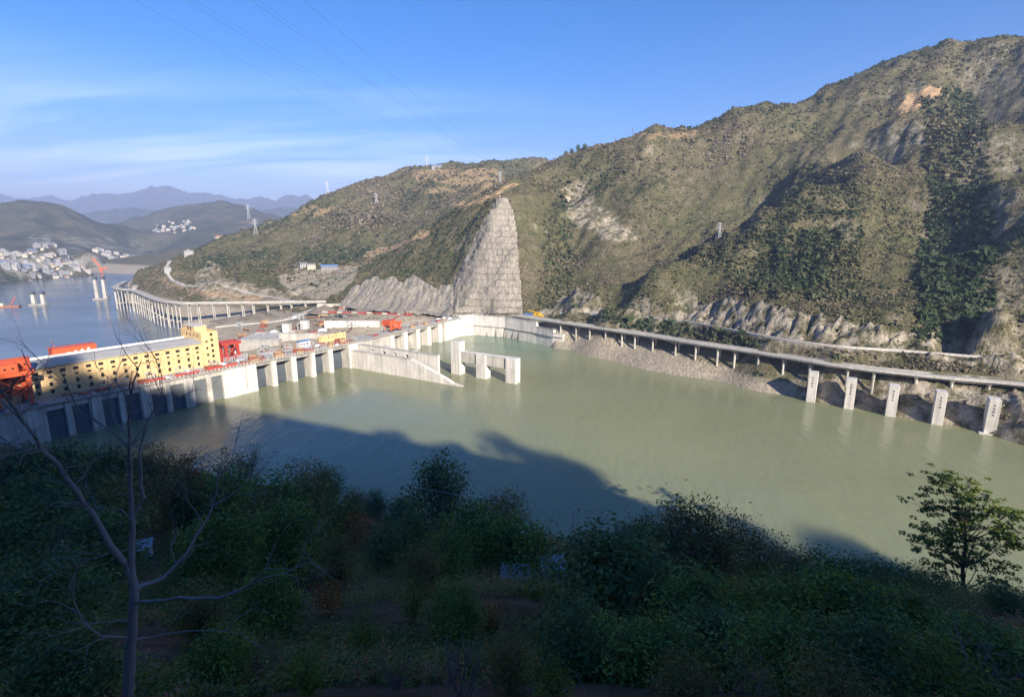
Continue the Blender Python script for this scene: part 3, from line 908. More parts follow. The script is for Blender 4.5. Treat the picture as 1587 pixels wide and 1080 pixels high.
# body behind the intake bays
dpart('intake_block', MB().box(-70, 106.8, 1.9, 14, -22, 18.0), M['conc_grey'])
dpart('abutment_wall', MB().box(-70, 1.3, 0, 1.88, -22, 17.6), M['conc'])
bay = []
for u in range(4):
    s0 = 1.3 + 22.6 * u
    bay += [(s0, s0 + 7.0), (s0 + 10.0, s0 + 17.0)]
    dpart('narrow_pier', MB().prism([(s0 + 7, 1.88), (s0 + 7, -0.2), (s0 + 7.5, -0.7), (s0 + 9.5, -0.7), (s0 + 10, -0.2), (s0 + 10, 1.88)], 'z', -22, 17.4), M['conc'])
    if u < 3:
        dpart('wide_pier', MB().prism([(s0 + 17, 1.88), (s0 + 17, -0.2), (s0 + 17.6, -0.8), (s0 + 22.0, -0.8), (s0 + 22.6, -0.2), (s0 + 22.6, 1.88)], 'z', -22, 17.5), M['conc'])
racks_src = None
for i, (a, b) in enumerate(bay):
    dpart('lintel', MB().box(a + 0.01, b - 0.01, 0.1, 1.87, 14.9, 17.3), M['conc'])
    m = MB()
    for k in range(15):
        x = a + 0.25 + (b - a - 0.5) * k / 14
        m.box(x - 0.07, x + 0.07, 1.15, 1.45, -6, 14.85)
    for z in np.arange(-0.6, 14.8, 1.28):
        m.box(a + 0.02, b - 0.02, 0.95, 1.14, z, z + 0.42)
    r = dpart('trash_rack', m, M['rackbar'])
    dpart('rack_backing', MB().box(a + 0.02, b - 0.02, 1.6, 1.86, -6, 14.8), M['steel'])
# blank wall with a gate slot, then the spillway
w = MB()
w.box(85.6 + 1.0, 98.0, -0.8, 1.88, -22, 17.6)
w.box(98.0, 100.4, 0.5, 1.88, -22, 17.6)
w.box(98.0, 100.4, -0.8, 0.49, -22, 3.0)
w.box(100.4, 106.8, -0.8, 13.9, -22, 17.61)
w.box(85.6, 86.59, -0.5, 1.88, -22, 17.55)
dpart('non_overflow_wall', w, M['conc_pale'])
for s in (89.5, 93.6):
    dpart('pilaster', MB().box(s, s + 0.6, -1.0, -0.801, -22, 17.3), M['conc_pale'])
noses1 = [121.0, 135.6, 150.2, 165.0]
for s in noses1:
    dpart('spillway_pier', MB().prism([(s - 3.6, 16), (s - 3.6, 0.5), (s - 3.1, -0.8), (s - 0.5, -0.8), (s, 0.5), (s, 16)], 'z', -22, 17.5), M['conc_pale'])
edges = [106.8] + noses1 + [182]
for a, b in zip(edges[:-1], edges[1:]):
    b2 = b - 3.6
    dpart('spillway_gate', MB().prism([(9.5, -8), (8.2, 0), (8.0, 6), (8.8, 12), (10.5, 15.5), (11.0, 15.5), (9.3, 12), (8.5, 6), (8.7, 0), (10, -8)], 'x', a + 0.05, b2 - 0.05), M['steel'])
    dpart('bridge_girder', MB().box(a + 0.02, b2 - 0.02, 0.6, 1.6, 15.6, 17.58).box(a + 0.02, b2 - 0.02, 4.0, 4.9, 15.6, 17.58), M['conc_grey'])
dpart('lock_head_block', MB().box(178.4, 192, -1.2, 16, -22, 17.9).box(181, 191, -2.6, -1.21, -22, 12.4), M['conc_pale'])
dpart('deck_slab', MB().box(-70, 193, -1.15, 16.4, 18.0, CREST), M['conc_deck'])
def railing(a, b, d, seg, z=CREST, step=2.2):
    m = MB()
    x = a
    while x < b:
        m.box(x, x + 0.5, d, d + 0.35, z, z + 1.0)
        x += step
    m.box(a, b, d + 0.1, d + 0.25, z + 1.01, z + 1.2)
    return dpart('parapet', m, M['conc'], seg)
railing(-20, 192, -1.1, 1)
# second stretch, beyond the lock guide walls
dpart('lock_wall', MB().box(14, 47.5, 0.6, 16, -22, 17.6), M['conc'], 2)
noses2 = [50.5, 67.0, 83.3, 99.0, 115.0]
for s in noses2:
    dpart('spillway_pier', MB().prism([(s - 4.2, 16), (s - 4.2, 0.5), (s - 3.5, -0.8), (s - 0.6, -0.8), (s, 0.5), (s, 16)], 'z', -22, 17.4), M['conc_pale'], 2)
for a, b in zip(noses2, noses2[1:] + [122.5]):
    b2 = b - 4.2
    dpart('spillway_gate', MB().prism([(8.5, -8), (7.2, 0), (7.0, 6), (7.8, 12), (9.5, 15.5), (10.0, 15.5), (8.3, 12), (7.5, 6), (7.7, 0), (9, -8)], 'x', a + 0.05, b2 - 0.05), M['conc_grey'], 2)
    dpart('bridge_girder', MB().box(a + 0.02, b2 - 0.02, 0.6, 1.6, 15.4, 17.58), M['conc_grey'], 2)
dpart('end_block', MB().box(118.3, 133, -0.8, 16, -22, 17.7).box(133.01, L2 + 6, 0.5, 16, -22, 17.8), M['conc_pale'], 2)
dpart('deck_slab', MB().box(10, L2 + 5, -1.0, 16.4, 18.02, CREST - 0.05), M['conc_deck'], 2)
railing(30, L2, -0.95, 2, CREST - 0.05)
dpart('downstream_apron', MB().box(100, 215, 16.5, 30, -22, 9.0), M['conc_grey'])
dpart('tail_wall', MB().box(104, 210, 30.1, 32, -22, 12.0), M['conc'])

# guide walls of the ship lock
def line_frame(p, q):
    p, q = np.array(p[:2]), np.array(q[:2])
    L = np.linalg.norm(q - p)
    e = (q - p) / L
    n = np.array([e[1], -e[0]])
    return L, (lambda s, d, z: (p[0] + e[0] * s - n[0] * d, p[1] + e[1] * s - n[1] * d, z)), math.atan2(e[1], e[0])
def world_thing(name, p, label, cat, group=None):
    return empty(name, (p[0], p[1], 0), 0, label, cat, group)
def wpart(thing_, name, mb, mat, fn, parent=None, bevel=0):
    L = np.array(thing_.location)
    mb.xf(lambda x, y, z: tuple(np.array(fn(x, y, z)) - L))
    return mb.build(name, mat, parent or thing_, bevel=bevel)
g0, g1 = atz(546, 570, 0), atz(706, 598, 0)
GL, G, grot = line_frame(g0, g1)
gw = world_thing('guide_wall', g0, 'sloping pale concrete guide wall running out from the dam into the reservoir', 'wall')
wpart(gw, 'wall_body', MB().prism([(0, -22), (0, 13.2), (GL * 0.60, 13.2), (GL * 0.70, 10.5), (GL * 0.92, 3.4), (GL * 0.97, 1.2), (GL, 0.8), (GL, -22)], 'y', 0, 3.2), M['conc_pale'], G)
wpart(gw, 'nose', MB().prism([(GL + 0.02, 0), (GL + 5.5, 1.6), (GL + 0.02, 3.2)], 'z', -22, 0.7), M['conc_pale'], G)
wpart(gw, 'coping', MB().box(0, GL * 0.60, -0.25, 3.4, 13.22, 13.7), M['conc'], G)
aw = world_thing('arched_wall', G(0, 9, 0), 'long concrete wall pierced by a row of small arches behind the sloping guide wall', 'wall')
arches = [16, 27, 38, 49]
m = MB()
prev = 2.0
for a in arches:
    m.box(prev, a - 1.7, 6.2, 8.4, -22, 17.0)
    m.box(a - 1.7, a + 1.7, 6.2, 8.4, -22, 11.2)
    seg = 8
    arc = [(a + 1.7 * math.cos(math.pi * k / seg), 13.2 + 1.7 * math.sin(math.pi * k / seg)) for k in range(seg + 1)]
    for k in range(seg):
        (x1_, z1_), (x2_, z2_) = arc[k], arc[k + 1]
        m.hexa([(x2_, 6.2, z2_), (x1_, 6.2, z1_), (x1_, 8.4, z1_), (x2_, 8.4, z2_), (x2_, 6.2, 17.0), (x1_, 6.2, 17.0), (x1_, 8.4, 17.0), (x2_, 8.4, 17.0)])
    prev = a + 1.7
m.box(prev, GL * 0.80, 6.2, 8.4, -22, 17.0)
wpart(aw, 'wall_body', m, M['conc_pale'], G)
wpart(aw, 'coping', MB().box(1.0, GL * 0.80, 5.9, 8.7, 17.02, 17.5), M['conc'], G)
wpart(aw, 'cross_wall', MB().box(20, 21.2, 8.42, 20, -22, 16.0).box(44, 45.2, 8.42, 24, -22, 15.0), M['conc'], G)
wpart(aw, 'service_hut', MB().box(GL * 0.55, GL * 0.66, 9.5, 13, 8, 16.6), M['conc_grey'], G)
# the lock portal: three stout columns joined by beams
c3, c1 = atz(791, 594, 0), atz(706, 580, 0)
PL, Pf, prot = line_frame(c1, c3)
pf = world_thing('lock_portal', c1, 'portal of three thick concrete columns and two deep beams standing in the water', 'portal')
sc2 = PL * 0.475
for s in (0.0, sc2, PL):
    wpart(pf, 'column', MB().box(s - 4.0, s + 4.0, 0, 6.5, -22, 17.0 if s else 24.0), M['conc_pale'], Pf, bevel=0.15)
wpart(pf, 'beam', MB().box(4.02, sc2 - 4.02, 1.0, 5.5, 9.5, 16.7), M['conc'], Pf)
wpart(pf, 'beam', MB().box(sc2 + 4.02, PL - 4.02, 1.0, 5.5, 9.5, 16.7), M['conc'], Pf)
wpart(pf, 'coping', MB().box(4.02, sc2 - 4.02, 0.7, 5.8, 16.72, 17.05).box(sc2 + 4.02, PL - 4.02, 0.7, 5.8, 16.72, 17.05), M['conc_pale'], Pf)

# retaining wall beyond the lock
rw_pts = RW
rw = world_thing('retaining_wall', rw_pts[0], 'long pale concrete retaining wall along the far shore beside the lock', 'wall')
for i in range(len(rw_pts) - 1):
    L_, fn, _ = line_frame(rw_pts[i], rw_pts[i + 1])
    top = 19.3 if i < 3 else 18 - 3.0 * (i - 2)
    wpart(rw, 'wall_panel', MB().prism([(0.0, -20), (0.6, top), (4, top), (4, -20)], 'x', 0, L_), M['conc_pale'], fn)
    wpart(rw, 'ledge', MB().box(0, L_, -0.6, 0.3, 9.4, 10.0), M['conc'], fn)
    wpart(rw, 'wall_parapet', MB().box(0, L_, 0.5, 0.9, top + 0.01, top + 1.1), M['conc'], fn)

# ---------------------------------------------------------------- powerhouse
PD = 13.8
ps1, _ = plane_hit(343, 571, PD)
pt0, _ = plane_hit(316, 560, PD)
PZ0, PH = CREST + 0.02, 15.0
ph = empty('powerhouse', D1(ps1, PD, 0), 0, 'long yellow powerhouse with rows of dark windows and a grey roof', 'building')
pl = np.array(ph.location)
def ppart(name, mb, mat, parent=None):
    mb.xf(lambda x, y, z: tuple(np.array(D1(x, y, z)) - pl))
    return mb.build(name, mat, parent or ph)
def holed_wall(s0, s1, z0, z1, holes, d0, d1):
    xs = sorted({s0, s1, *[h[0] for h in holes], *[h[1] for h in holes]})
    m = MB()
    for a, b in zip(xs[:-1], xs[1:]):
        mid = (a + b) / 2
        hs = sorted([(h[2], h[3]) for h in holes if h[0] < mid < h[1]])
        z = z0
        for (h0, h1) in hs:
            m.box(a, b, d0, d1, z, h0)
            z = h1
        m.box(a, b, d0, d1, z, z1)
    return m
SB0 = -62.0
holes = []
colw = 5.45
n = 0
x = pt0 - 3.0
while x > SB0 + 3:
    holes += [(x - 1.15, x + 1.15, PZ0 + 11.7, PZ0 + 13.3), (x - 0.85, x + 0.85, PZ0 + 9.2, PZ0 + 10.3), (x - 0.75, x + 0.75, PZ0 + 5.2, PZ0 + 7.3), (x - 0.75, x + 0.75, PZ0 + 1.4, PZ0 + 3.5)]
    x -= colw
ppart('wall', holed_wall(SB0, pt0, PZ0, PZ0 + PH, holes, PD, PD + 0.6), M['yellow'])
ppart('inner_wall', MB().box(SB0, pt0, PD + 1.0, PD + 22, -12, PZ0 + PH - 0.5), M['yellow_dark'])
for h in holes:
    ppart('window', MB().box(h[0] + 0.02, h[1] - 0.02, PD + 0.38, PD + 0.5, h[2] + 0.02, h[3] - 0.02), M['hole'])
x = pt0 - 0.3
k = 0
while x > SB0:
    ppart('wall_joint', MB().box(x - 0.09, x + 0.09, PD - 0.04, PD - 0.002, PZ0, PZ0 + PH), M['yellow_dark'])
    x -= colw * (2 if k % 2 else 1)
    k += 1
ppart('string_course', MB().box(SB0, pt0, PD - 0.1, PD - 0.003, PZ0 + 8.1, PZ0 + 8.35).box(SB0, pt0, PD - 0.12, PD - 0.003, PZ0 + PH - 0.5, PZ0 + PH - 0.2), M['yellow_dark'])
rf = ppart('roof', MB().prism([(PD - 0.5, PZ0 + PH + 0.02), (PD - 0.5, PZ0 + PH + 0.5), (PD + 10, PZ0 + PH + 2.1), (PD + 21.5, PZ0 + PH + 0.9), (PD + 22.5, PZ0 + PH + 0.6), (PD + 22.5, PZ0 + PH + 0.02)], 'x', SB0, pt0 - 0.02), M['roof'])
ppart('roof_parapet', MB().box(SB0, pt0 - 0.05, PD + 22.6, PD + 23.1, PZ0 + PH - 6, PZ0 + PH + 1.9), M['white'], rf)
for q in range(5):
    s = SB0 + 40 + q * 17
    ppart('roof_seam', MB().prism([(PD + 0.5, PZ0 + PH + 0.66), (PD + 10, PZ0 + PH + 2.13), (PD + 21.0, PZ0 + PH + 0.98), (PD + 21.0, PZ0 + PH + 1.06), (PD + 10, PZ0 + PH + 2.21), (PD + 0.5, PZ0 + PH + 0.74)], 'x', s, s + 0.3), M['conc_grey'], rf)
# the taller block at its far end
TH = 20.5
th = [(ps1 - 4.6, ps1 - 3.0, PZ0 + 1.6 + 3.4 * q, PZ0 + 3.4 + 3.4 * q) for q in range(6)]
th += [(ps1 - 7.6, ps1 - 6.3, PZ0 + 2.2 + 4.2 * q, PZ0 + 3.8 + 4.2 * q) for q in range(4)]
tw = ppart('end_tower', holed_wall(pt0, ps1, PZ0, PZ0 + TH, th, PD - 0.2, PD + 0.4).box(pt0, ps1, PD + 0.9, PD + 27, -12, PZ0 + TH - 0.3).box(ps1 - 0.5, ps1, PD + 0.41, PD + 0.89, PZ0, PZ0 + TH - 0.02).box(pt0, pt0 + 0.5, PD + 0.41, PD + 0.89, PZ0, PZ0 + TH - 0.02), M['yellow'])
ppart('tower_parapet', MB().box(pt0, ps1, PD - 0.2, PD + 0.4, PZ0 + TH + 0.01, PZ0 + TH + 1.0).box(pt0, ps1, PD + 26.4, PD + 27, PZ0 + TH - 0.28, PZ0 + TH + 1.0).box(ps1 - 0.6, ps1, PD + 0.42, PD + 26.3, PZ0 + TH - 0.28, PZ0 + TH + 1.0).box(pt0, pt0 + 0.6, PD + 0.42, PD + 26.3, PZ0 + TH - 0.28, PZ0 + TH + 1.0), M['yellow'], tw)
ppart('stair_head', MB().box(pt0 + 0.7, ps1 - 2, PD + 9, PD + 24, PZ0 + TH - 0.28, PZ0 + TH + 3.4), M['yellow'], tw)
ppart('stair_head_roof', MB().box(pt0 + 0.3, ps1 - 1.6, PD + 8.6, PD + 24.4, PZ0 + TH + 3.41, PZ0 + TH + 3.8), M['cream'], tw)
for h in th:
    ppart('window', MB().box(h[0] + 0.02, h[1] - 0.02, PD + 0.2, PD + 0.36, h[2] + 0.02, h[3] - 0.02), M['hole'], tw)
for q in range(4):
    ppart('window', MB().box(pt0 - 0.05, pt0 - 0.005, PD + 4 + 4.6 * q, PD + 5.3 + 4.6 * q, PZ0 + 18.2, PZ0 + 19.8), M['hole'], tw)
for q in range(2):
    ppart('window', MB().box(pt0 + 0.6, pt0 + 0.69, PD + 13.2 + 3.4 * q, PD + 14.6 + 3.4 * q, PZ0 + TH + 1.2, PZ0 + TH + 3.0), M['hole'], tw)
ppart('string_course', MB().box(pt0, ps1, PD - 0.3, PD - 0.21, PZ0 + 8.1, PZ0 + 8.35).box(pt0, ps1, PD - 0.3, PD - 0.21, PZ0 + 15.6, PZ0 + 15.85), M['yellow_dark'], tw)

# ---------------------------------------------------------------- gantry cranes
def gantry(name, label, mat, s0, d0, z0, length, gauge, height, seg=1, boxes=True, cat='crane'):
    fn = D1 if seg == 1 else D2
    root = empty(name, fn(s0, d0, z0), ROT1 if seg == 1 else ROT2, label, cat, 'gantry cranes on the dam')
    # local x along the dam, y downstream
    for lx in (0.0, length):
        for ly in (0.0, gauge):
            m = MB()
            m.hexa([(lx - 0.7, ly - 0.5, 1.2), (lx + 0.7, ly - 0.5, 1.2), (lx + 0.7, ly + 0.5, 1.2), (lx - 0.7, ly + 0.5, 1.2), (lx - 1.0, ly - 0.7, height), (lx + 1.0, ly - 0.7, height), (lx + 1.0, ly + 0.7, height), (lx - 1.0, ly + 0.7, height)])
            m.build('leg', mat, root)
            MB().box(lx - 1.8, lx + 1.8, ly - 0.6, ly + 0.6, 0, 1.18).build('bogie', M['steel'], root)
    for ly in (0.0, gauge):
        m = MB().box(1.02, length - 1.02, ly - 0.5, ly + 0.5, height * 0.42, height * 0.42 + 1.3)
        m.bar((0.8, ly, height * 0.5), (length - 0.8, ly, height * 0.95), 0.3)
        m.bar((length - 0.8, ly, height * 0.5), (0.8, ly, height * 0.95), 0.3)
        m.build('side_brace', mat, root)
        MB().box(-2.5, length + 2.5, ly - 0.9, ly + 0.9, height + 0.01, height + 2.0).build('girder', mat, root)
    for lx in (-1.4, length * 0.5, length + 1.4):
        MB().box(lx - 0.6, lx + 0.6, 0.92, gauge - 0.92, height + 0.2, height + 1.8).build('cross_beam', mat, root)
    if boxes:
        for (a, b, c, d, h) in ((-3.0, length * 0.75, -1.2, gauge * 0.42, 4.2), (length * 0.05, length + 3.0, gauge * 0.55, gauge + 1.2, 4.6)):
            hs = MB().box(a, b, c, d, height + 2.02, height + 2.0 + h).build('machine_house', mat, root)
            MB().prism([(c - 0.2, height + 2.02 + h), ((c + d) / 2, height + 2.7 + h), (d + 0.2, height + 2.02 + h)], 'x', a - 0.2, b + 0.2).build('house_roof', mat, hs)
            for q in range(4):
                xw = a + 1.2 + q * (b - a - 2.4) / 3.4
                MB().box(xw, xw + 0.9, c - 0.05, c - 0.005, height + 3.6, height + 4.5).build('house_window', M['hole'], hs)
        MB().box(-2.4, -0.5, -2.6, -0.75, height * 0.62, height * 0.62 + 2.4).build('cab', mat, root)
        rail = MB()
        for q in range(10):
            xx = -2.4 + q * (length + 4.8) / 9
            rail.box(xx, xx + 0.12, -0.95, -0.83, height + 2.0, height + 3.1)
        rail.box(-2.4, length + 2.4, -0.95, -0.83, height + 3.1, height + 3.2)
        rail.build('handrail', mat, root)
    return root
cs, _ = plane_hit(57, 632, 1.5)
gantry('gantry_crane', 'large orange gantry crane with two machine houses on the dam deck, nearest of all cranes', M['orange'], cs - 13.0, 1.6, CREST + 0.05, 12.0, 10.2, 15.5)
s2, z2_ = plane_hit(86, 557, 44)
g2 = gantry('gantry_crane', 'orange gantry crane head showing above the powerhouse roof', M['orange'], s2 + 1.5, 42, 6.0, 14.0, 5.0, z2_ - 8.0, boxes=False)
hs = MB().box(-3, 17, -1.3, 6.3, z2_ - 5.98, z2_ - 0.2).build('machine_house', M['orange'], g2)
MB().box(-3.2, 17.2, -1.5, 6.5, z2_ - 0.19, z2_ + 0.25).build('house_roof', M['orange'], hs)
for q in range(5):
    MB().box(0.5 + q * 3.0, 1.7 + q * 3.0, -1.36, -1.31, z2_ - 3.9 + 0.35 * q, z2_ - 2.7 + 0.35 * q).build('white_mark', M['white'], hs)
MB().tube([(-1.5, 1, z2_ + 0.2), (-1.5, 1, z2_ + 5)], [0.15, 0.06], 5).build('mast', M['orange'], hs)
s3, z3_ = plane_hit(347, 549, 34)
gantry('gantry_crane', 'small dark red gantry crane on open legs beside the powerhouse tower', M['red'], s3 + 1, 33, 9.0, 8.0, 7.0, max(4.0, z3_ + 6 - 9.0), boxes=False)
s4, z4_ = plane_hit(603, 500, 7, 2)
g4 = gantry('gantry_crane', 'small orange red gantry crane on the far half of the dam deck', M['orange'], s4, 5, CREST, 10.0, 7.0, 5.6, 2, boxes=False)
MB().box(-2, 5, -0.8, 7.8, 7.62, 9.6).build('machine_house', M['orange'], g4)
MB().tube([(4, 3, 9.4), (18, 5, 11.0)], [0.6, 0.35], 4).build('jib', M['red'], g4)

# ---------------------------------------------------------------- things standing about on the deck and behind the dam
def stack(kind, seed):
    r = random.Random(seed)
    m = MB()
    if kind == 'rebar_bundle':
        for k in range(9):
            y = r.uniform(-0.8, 0.8)
            m.tube([(-4 + r.uniform(-.6, .6), y, 0.15 + (k % 3) * 0.22), (4 + r.uniform(-.6, .6), y + r.uniform(-.2, .2), 0.15 + (k % 3) * 0.22)], [0.11, 0.11], 5)
    elif kind == 'timber_stack':
        for k in range(5):
            for j in range(3):
                m.box(-2.4, 2.4, -1.2 + j * 0.82, -0.5 + j * 0.82, k * 0.34, k * 0.34 + 0.28)
    elif kind == 'formwork_stack':
        for k in range(5):
            a = r.uniform(-0.15, 0.15)
            m.box(-2.2 + a, 2.2 + a, -1.4, 1.4, 0.3 * k, 0.3 * k + 0.22)
        m.box(-2.0, -1.7, -1.5, 1.5, 1.5, 1.75)
    elif kind == 'steel_frame':
        for x_ in (-2, 2):
            for y_ in (-1.3, 1.3):
                m.box(x_ - 0.12, x_ + 0.12, y_ - 0.12, y_ + 0.12, 0, 3.6)
        for z in (1.6, 3.5):
            m.box(-2.1, 2.1, -1.4, -1.2, z, z + 0.16).box(-2.1, 2.1, 1.2, 1.4, z, z + 0.16).box(-2.1, -1.9, -1.2, 1.2, z, z + 0.16).box(1.9, 2.1, -1.2, 1.2, z, z + 0.16)
        m.bar((-2, -1.3, 0), (2, -1.3, 3.5), 0.08).bar((-2, 1.3, 3.5), (2, 1.3, 0), 0.08)
    elif kind == 'tarpaulin_heap':
        n_ = 9
        for i in range(n_):
            for j in range(n_):
                pass
        xs_ = np.linspace(-2.6, 2.6, n_)
        vs = []
        for xx in xs_:
            for yy in np.linspace(-1.8, 1.8, n_):
                rr = (xx / 2.6) ** 2 + (yy / 1.8) ** 2
                vs.append((xx, yy, max(0.02, 1.7 * (1 - rr * 0.75) + r.uniform(-.2, .2))))
        fs = [(i * n_ + j, (i + 1) * n_ + j, (i + 1) * n_ + j + 1, i * n_ + j + 1) for i in range(n_ - 1) for j in range(n_ - 1)]
        m.add(vs, fs)
    return m
M['rustred'] = paint('faded_red', (0.36, 0.10, 0.065), 0.75, 0.5, (0.2, 0.12, 0.09), 1.2)
KM = {'rebar_bundle': (M['rust'], 'rust red rebar bundle'), 'timber_stack': (M['timber'], 'stack of sawn timber'), 'formwork_stack': (M['rustred'], 'pile of red formwork panels'),
      'steel_frame': (M['galv'], 'open grey scaffold frame'), 'tarpaulin_heap': (M['tarp'], 'heap under a white tarpaulin')}
protos = {k: [stack(k, q).mesh(k, [KM[k][0]]) for q in range(2)] for k in KM}
def over1(s):
    for i, (a, b) in enumerate(bay):
        if a - 2.5 <= s <= b + 2.5:
            return 'above the %s intake bay' % ORD[i]
    if s < 1: return 'beside the orange crane'
    if s < 107: return 'above the blank wall'
    for i, (a, b) in enumerate(zip(edges[:-1], edges[1:])):
        if a <= s <= b:
            return 'above the %s near spillway bay' % ORD[i]
    return 'on the deck at the lock head'
used_lab = {}
def put_stack(kind, s, d, rz, seg=1, where=None):
    mesh = protos[kind][random.randrange(2)]
    fn, rot = (D1, ROT1) if seg == 1 else (D2, ROT2)
    o = put(kind, mesh, None, None, fn(s, d, CREST + 0.02 - (0.05 if seg == 2 else 0)))
    o.rotation_euler = (0, 0, rot + rz)
    k = random.uniform(0.8, 1.3)
    o.scale = (k, random.uniform(0.8, 1.2), random.uniform(0.8, 1.4))
    w_ = where or over1(s)
    lab = '%s %s' % (KM[kind][1], w_)
    used_lab[lab] = used_lab.get(lab, 0) + 1
    if used_lab[lab] > 1:
        lab = '%s %s, number %d inwards' % (KM[kind][1], w_, used_lab[lab])
    tag(o, lab, kind.split('_')[1] if kind != 'steel_frame' else 'frame', 'building materials lying on the dam deck')
order = list(KM)
seq = 0
for s in np.arange(14, 190, 5.2):
    for d in ((3.0, 8.5) if s < 92 else (1.5, 6.0, 10.5, 14.5)):
        if random.random() < (0.55 if s < 92 else 0.8):
            put_stack(order[seq % 5 if random.random() < 0.6 else random.choice([0, 2, 3])], s + random.uniform(-1.5, 1.5), d + random.uniform(-0.6, 0.6), random.uniform(-0.4, 0.4))
            seq += 1
for i, s in enumerate(np.arange(34, 140, 9.0)):
    for d in (4.0, 11.0):
        if random.random() < 0.75 and not (d < 9 and abs(s - s4 - 5) < 8):
            put_stack(random.choice(order), s, d, random.uniform(-0.4, 0.4), 2, 'at the %s spot along the far deck' % ORD[min(19, i)])
# long red hoarding boards along the deck edge
for i, (s, L_) in enumerate([(46, 9), (60, 13), (78, 9), (88, 8)]):
    o = MB().box(0, L_, 0, 0.12, 0.15, 1.9).box(0.2, 0.4, 0.13, 0.5, 0, 1.7).box(L_ - 0.4, L_ - 0.2, 0.13, 0.5, 0, 1.7).build('site_hoarding', M['red'], None, D1(s, 0.6, CREST + 0.01))
    o.rotation_euler = (0, 0, ROT1)
    tag(o, 'low red site hoarding on the deck edge %s' % over1(s + 2), 'hoarding', 'red hoardings on the deck edge')
# huts
def hut(s, d, L_, Wd, H, wallm, roofm, label, z=CREST, seg=1, name='site_hut', nwin=3):
    fn, rot = (D1, ROT1) if seg == 1 else (D2, ROT2)
    r_ = empty(name, fn(s, d, z), rot, label, 'hut')
    MB().box(0, L_, 0, Wd, 0, H).build('wall', wallm, r_)
    MB().prism([(-0.3, H + 0.01), (Wd / 2, H + 0.8), (Wd + 0.3, H + 0.01)], 'x', -0.3, L_ + 0.3).build('roof', roofm, r_)
    for q in range(nwin):
        xx = 0.6 + q * (L_ - 1.2) / nwin
        MB().box(xx, xx + 0.9, -0.05, -0.005, H * 0.45, H * 0.8).build('window', M['hole'], r_)
    return r_
s5, z5 = plane_hit(463, 532, 13)
hut(s5, 12.0, 8.5, 4, 5.0, M['white'], M['blueroof'], 'white site hut with a blue roof behind the spillway deck')
s6, z6 = plane_hit(489, 527, 24)
yb = empty('formwork_tower', D1(s6, 19, 9), ROT1, 'row of tall yellow formwork shutters behind the spillway deck', 'formwork')
for q in range(7):
    MB().box(q * 3.4, q * 3.4 + 3.1, 0, 2, 0, 14.5 + (q % 2) * 0.5).build('shutter', M['yellow'], yb)
    MB().box(q * 3.4 + 1.0, q * 3.4 + 1.7, -0.06, -0.005, 12.2, 13.4).build('shutter_opening', M['hole'], yb)
# concrete blocks, aprons and walls of the stilling basin behind the dam
def block(name, px0, px1, py_bot, ztop, zbot, zseen, depth, label, mat='conc_pale', cat='wall'):
    p, q_ = atz(px0, py_bot, zseen), atz(px1, py_bot, zseen)
    L_, fn, _ = line_frame(p, q_)
    o = world_thing(name, p, label, cat)
    wpart(o, 'wall_body', MB().box(0, L_, 0, depth, zbot, ztop), M[mat], fn, bevel=0.1)
    wpart(o, 'coping', MB().box(-0.2, L_ + 0.2, -0.2, depth + 0.2, ztop + 0.01, ztop + 0.4), M['conc'], fn)
    return o
block('basin_block', 438, 449, 517, 15, -12, 6, 6, 'left one of two upright concrete blocks behind the spillway', cat='block')
block('basin_block', 466, 477, 512, 15, -12, 6, 6, 'right one of two upright concrete blocks behind the spillway', cat='block')
block('basin_wall', 449, 466, 518, 9, -12, 6, 3, 'low concrete wall joining the two upright basin blocks', 'conc')
block('basin_wall', 503, 588, 512, 17, -12, 8, 3, 'broad pale concrete wall behind the middle of the dam')
block('basin_wall', 366, 432, 530, 5.5, -14, 4, 40, 'wide pale concrete apron slab behind the small red crane', 'conc_deck', 'apron')
block('basin_wall', 432, 500, 524, 10, -14, 6, 4, 'long low concrete wall behind the blue roofed hut', 'conc')
block('bank_wall', 492, 640, 484, 21, 5, 12, 2, 'long pinkish wall under the cutting at the end of the left viaduct', 'cream')
# people-high red banner fence under the cutting
bf = atz(498, 483, 17)
L_, fn, _ = line_frame(atz(500, 486, 18), atz(640, 490, 18))
o = world_thing('banner_fence', bf, 'long red banner fence at the foot of the excavated slope', 'fence')
for q in range(18):
    x = q * L_ / 18
    wpart(o, 'banner', MB().box(x + 0.1, x + L_ / 18 - 0.3, -0.04, 0.04, 19.0, 20.6), M['red'] if q % 3 else M['cream'], fn)
    wpart(o, 'post', MB().box(x - 0.1, x + 0.09, -0.1, 0.1, 15.0, 21.0), M['galv'], fn)
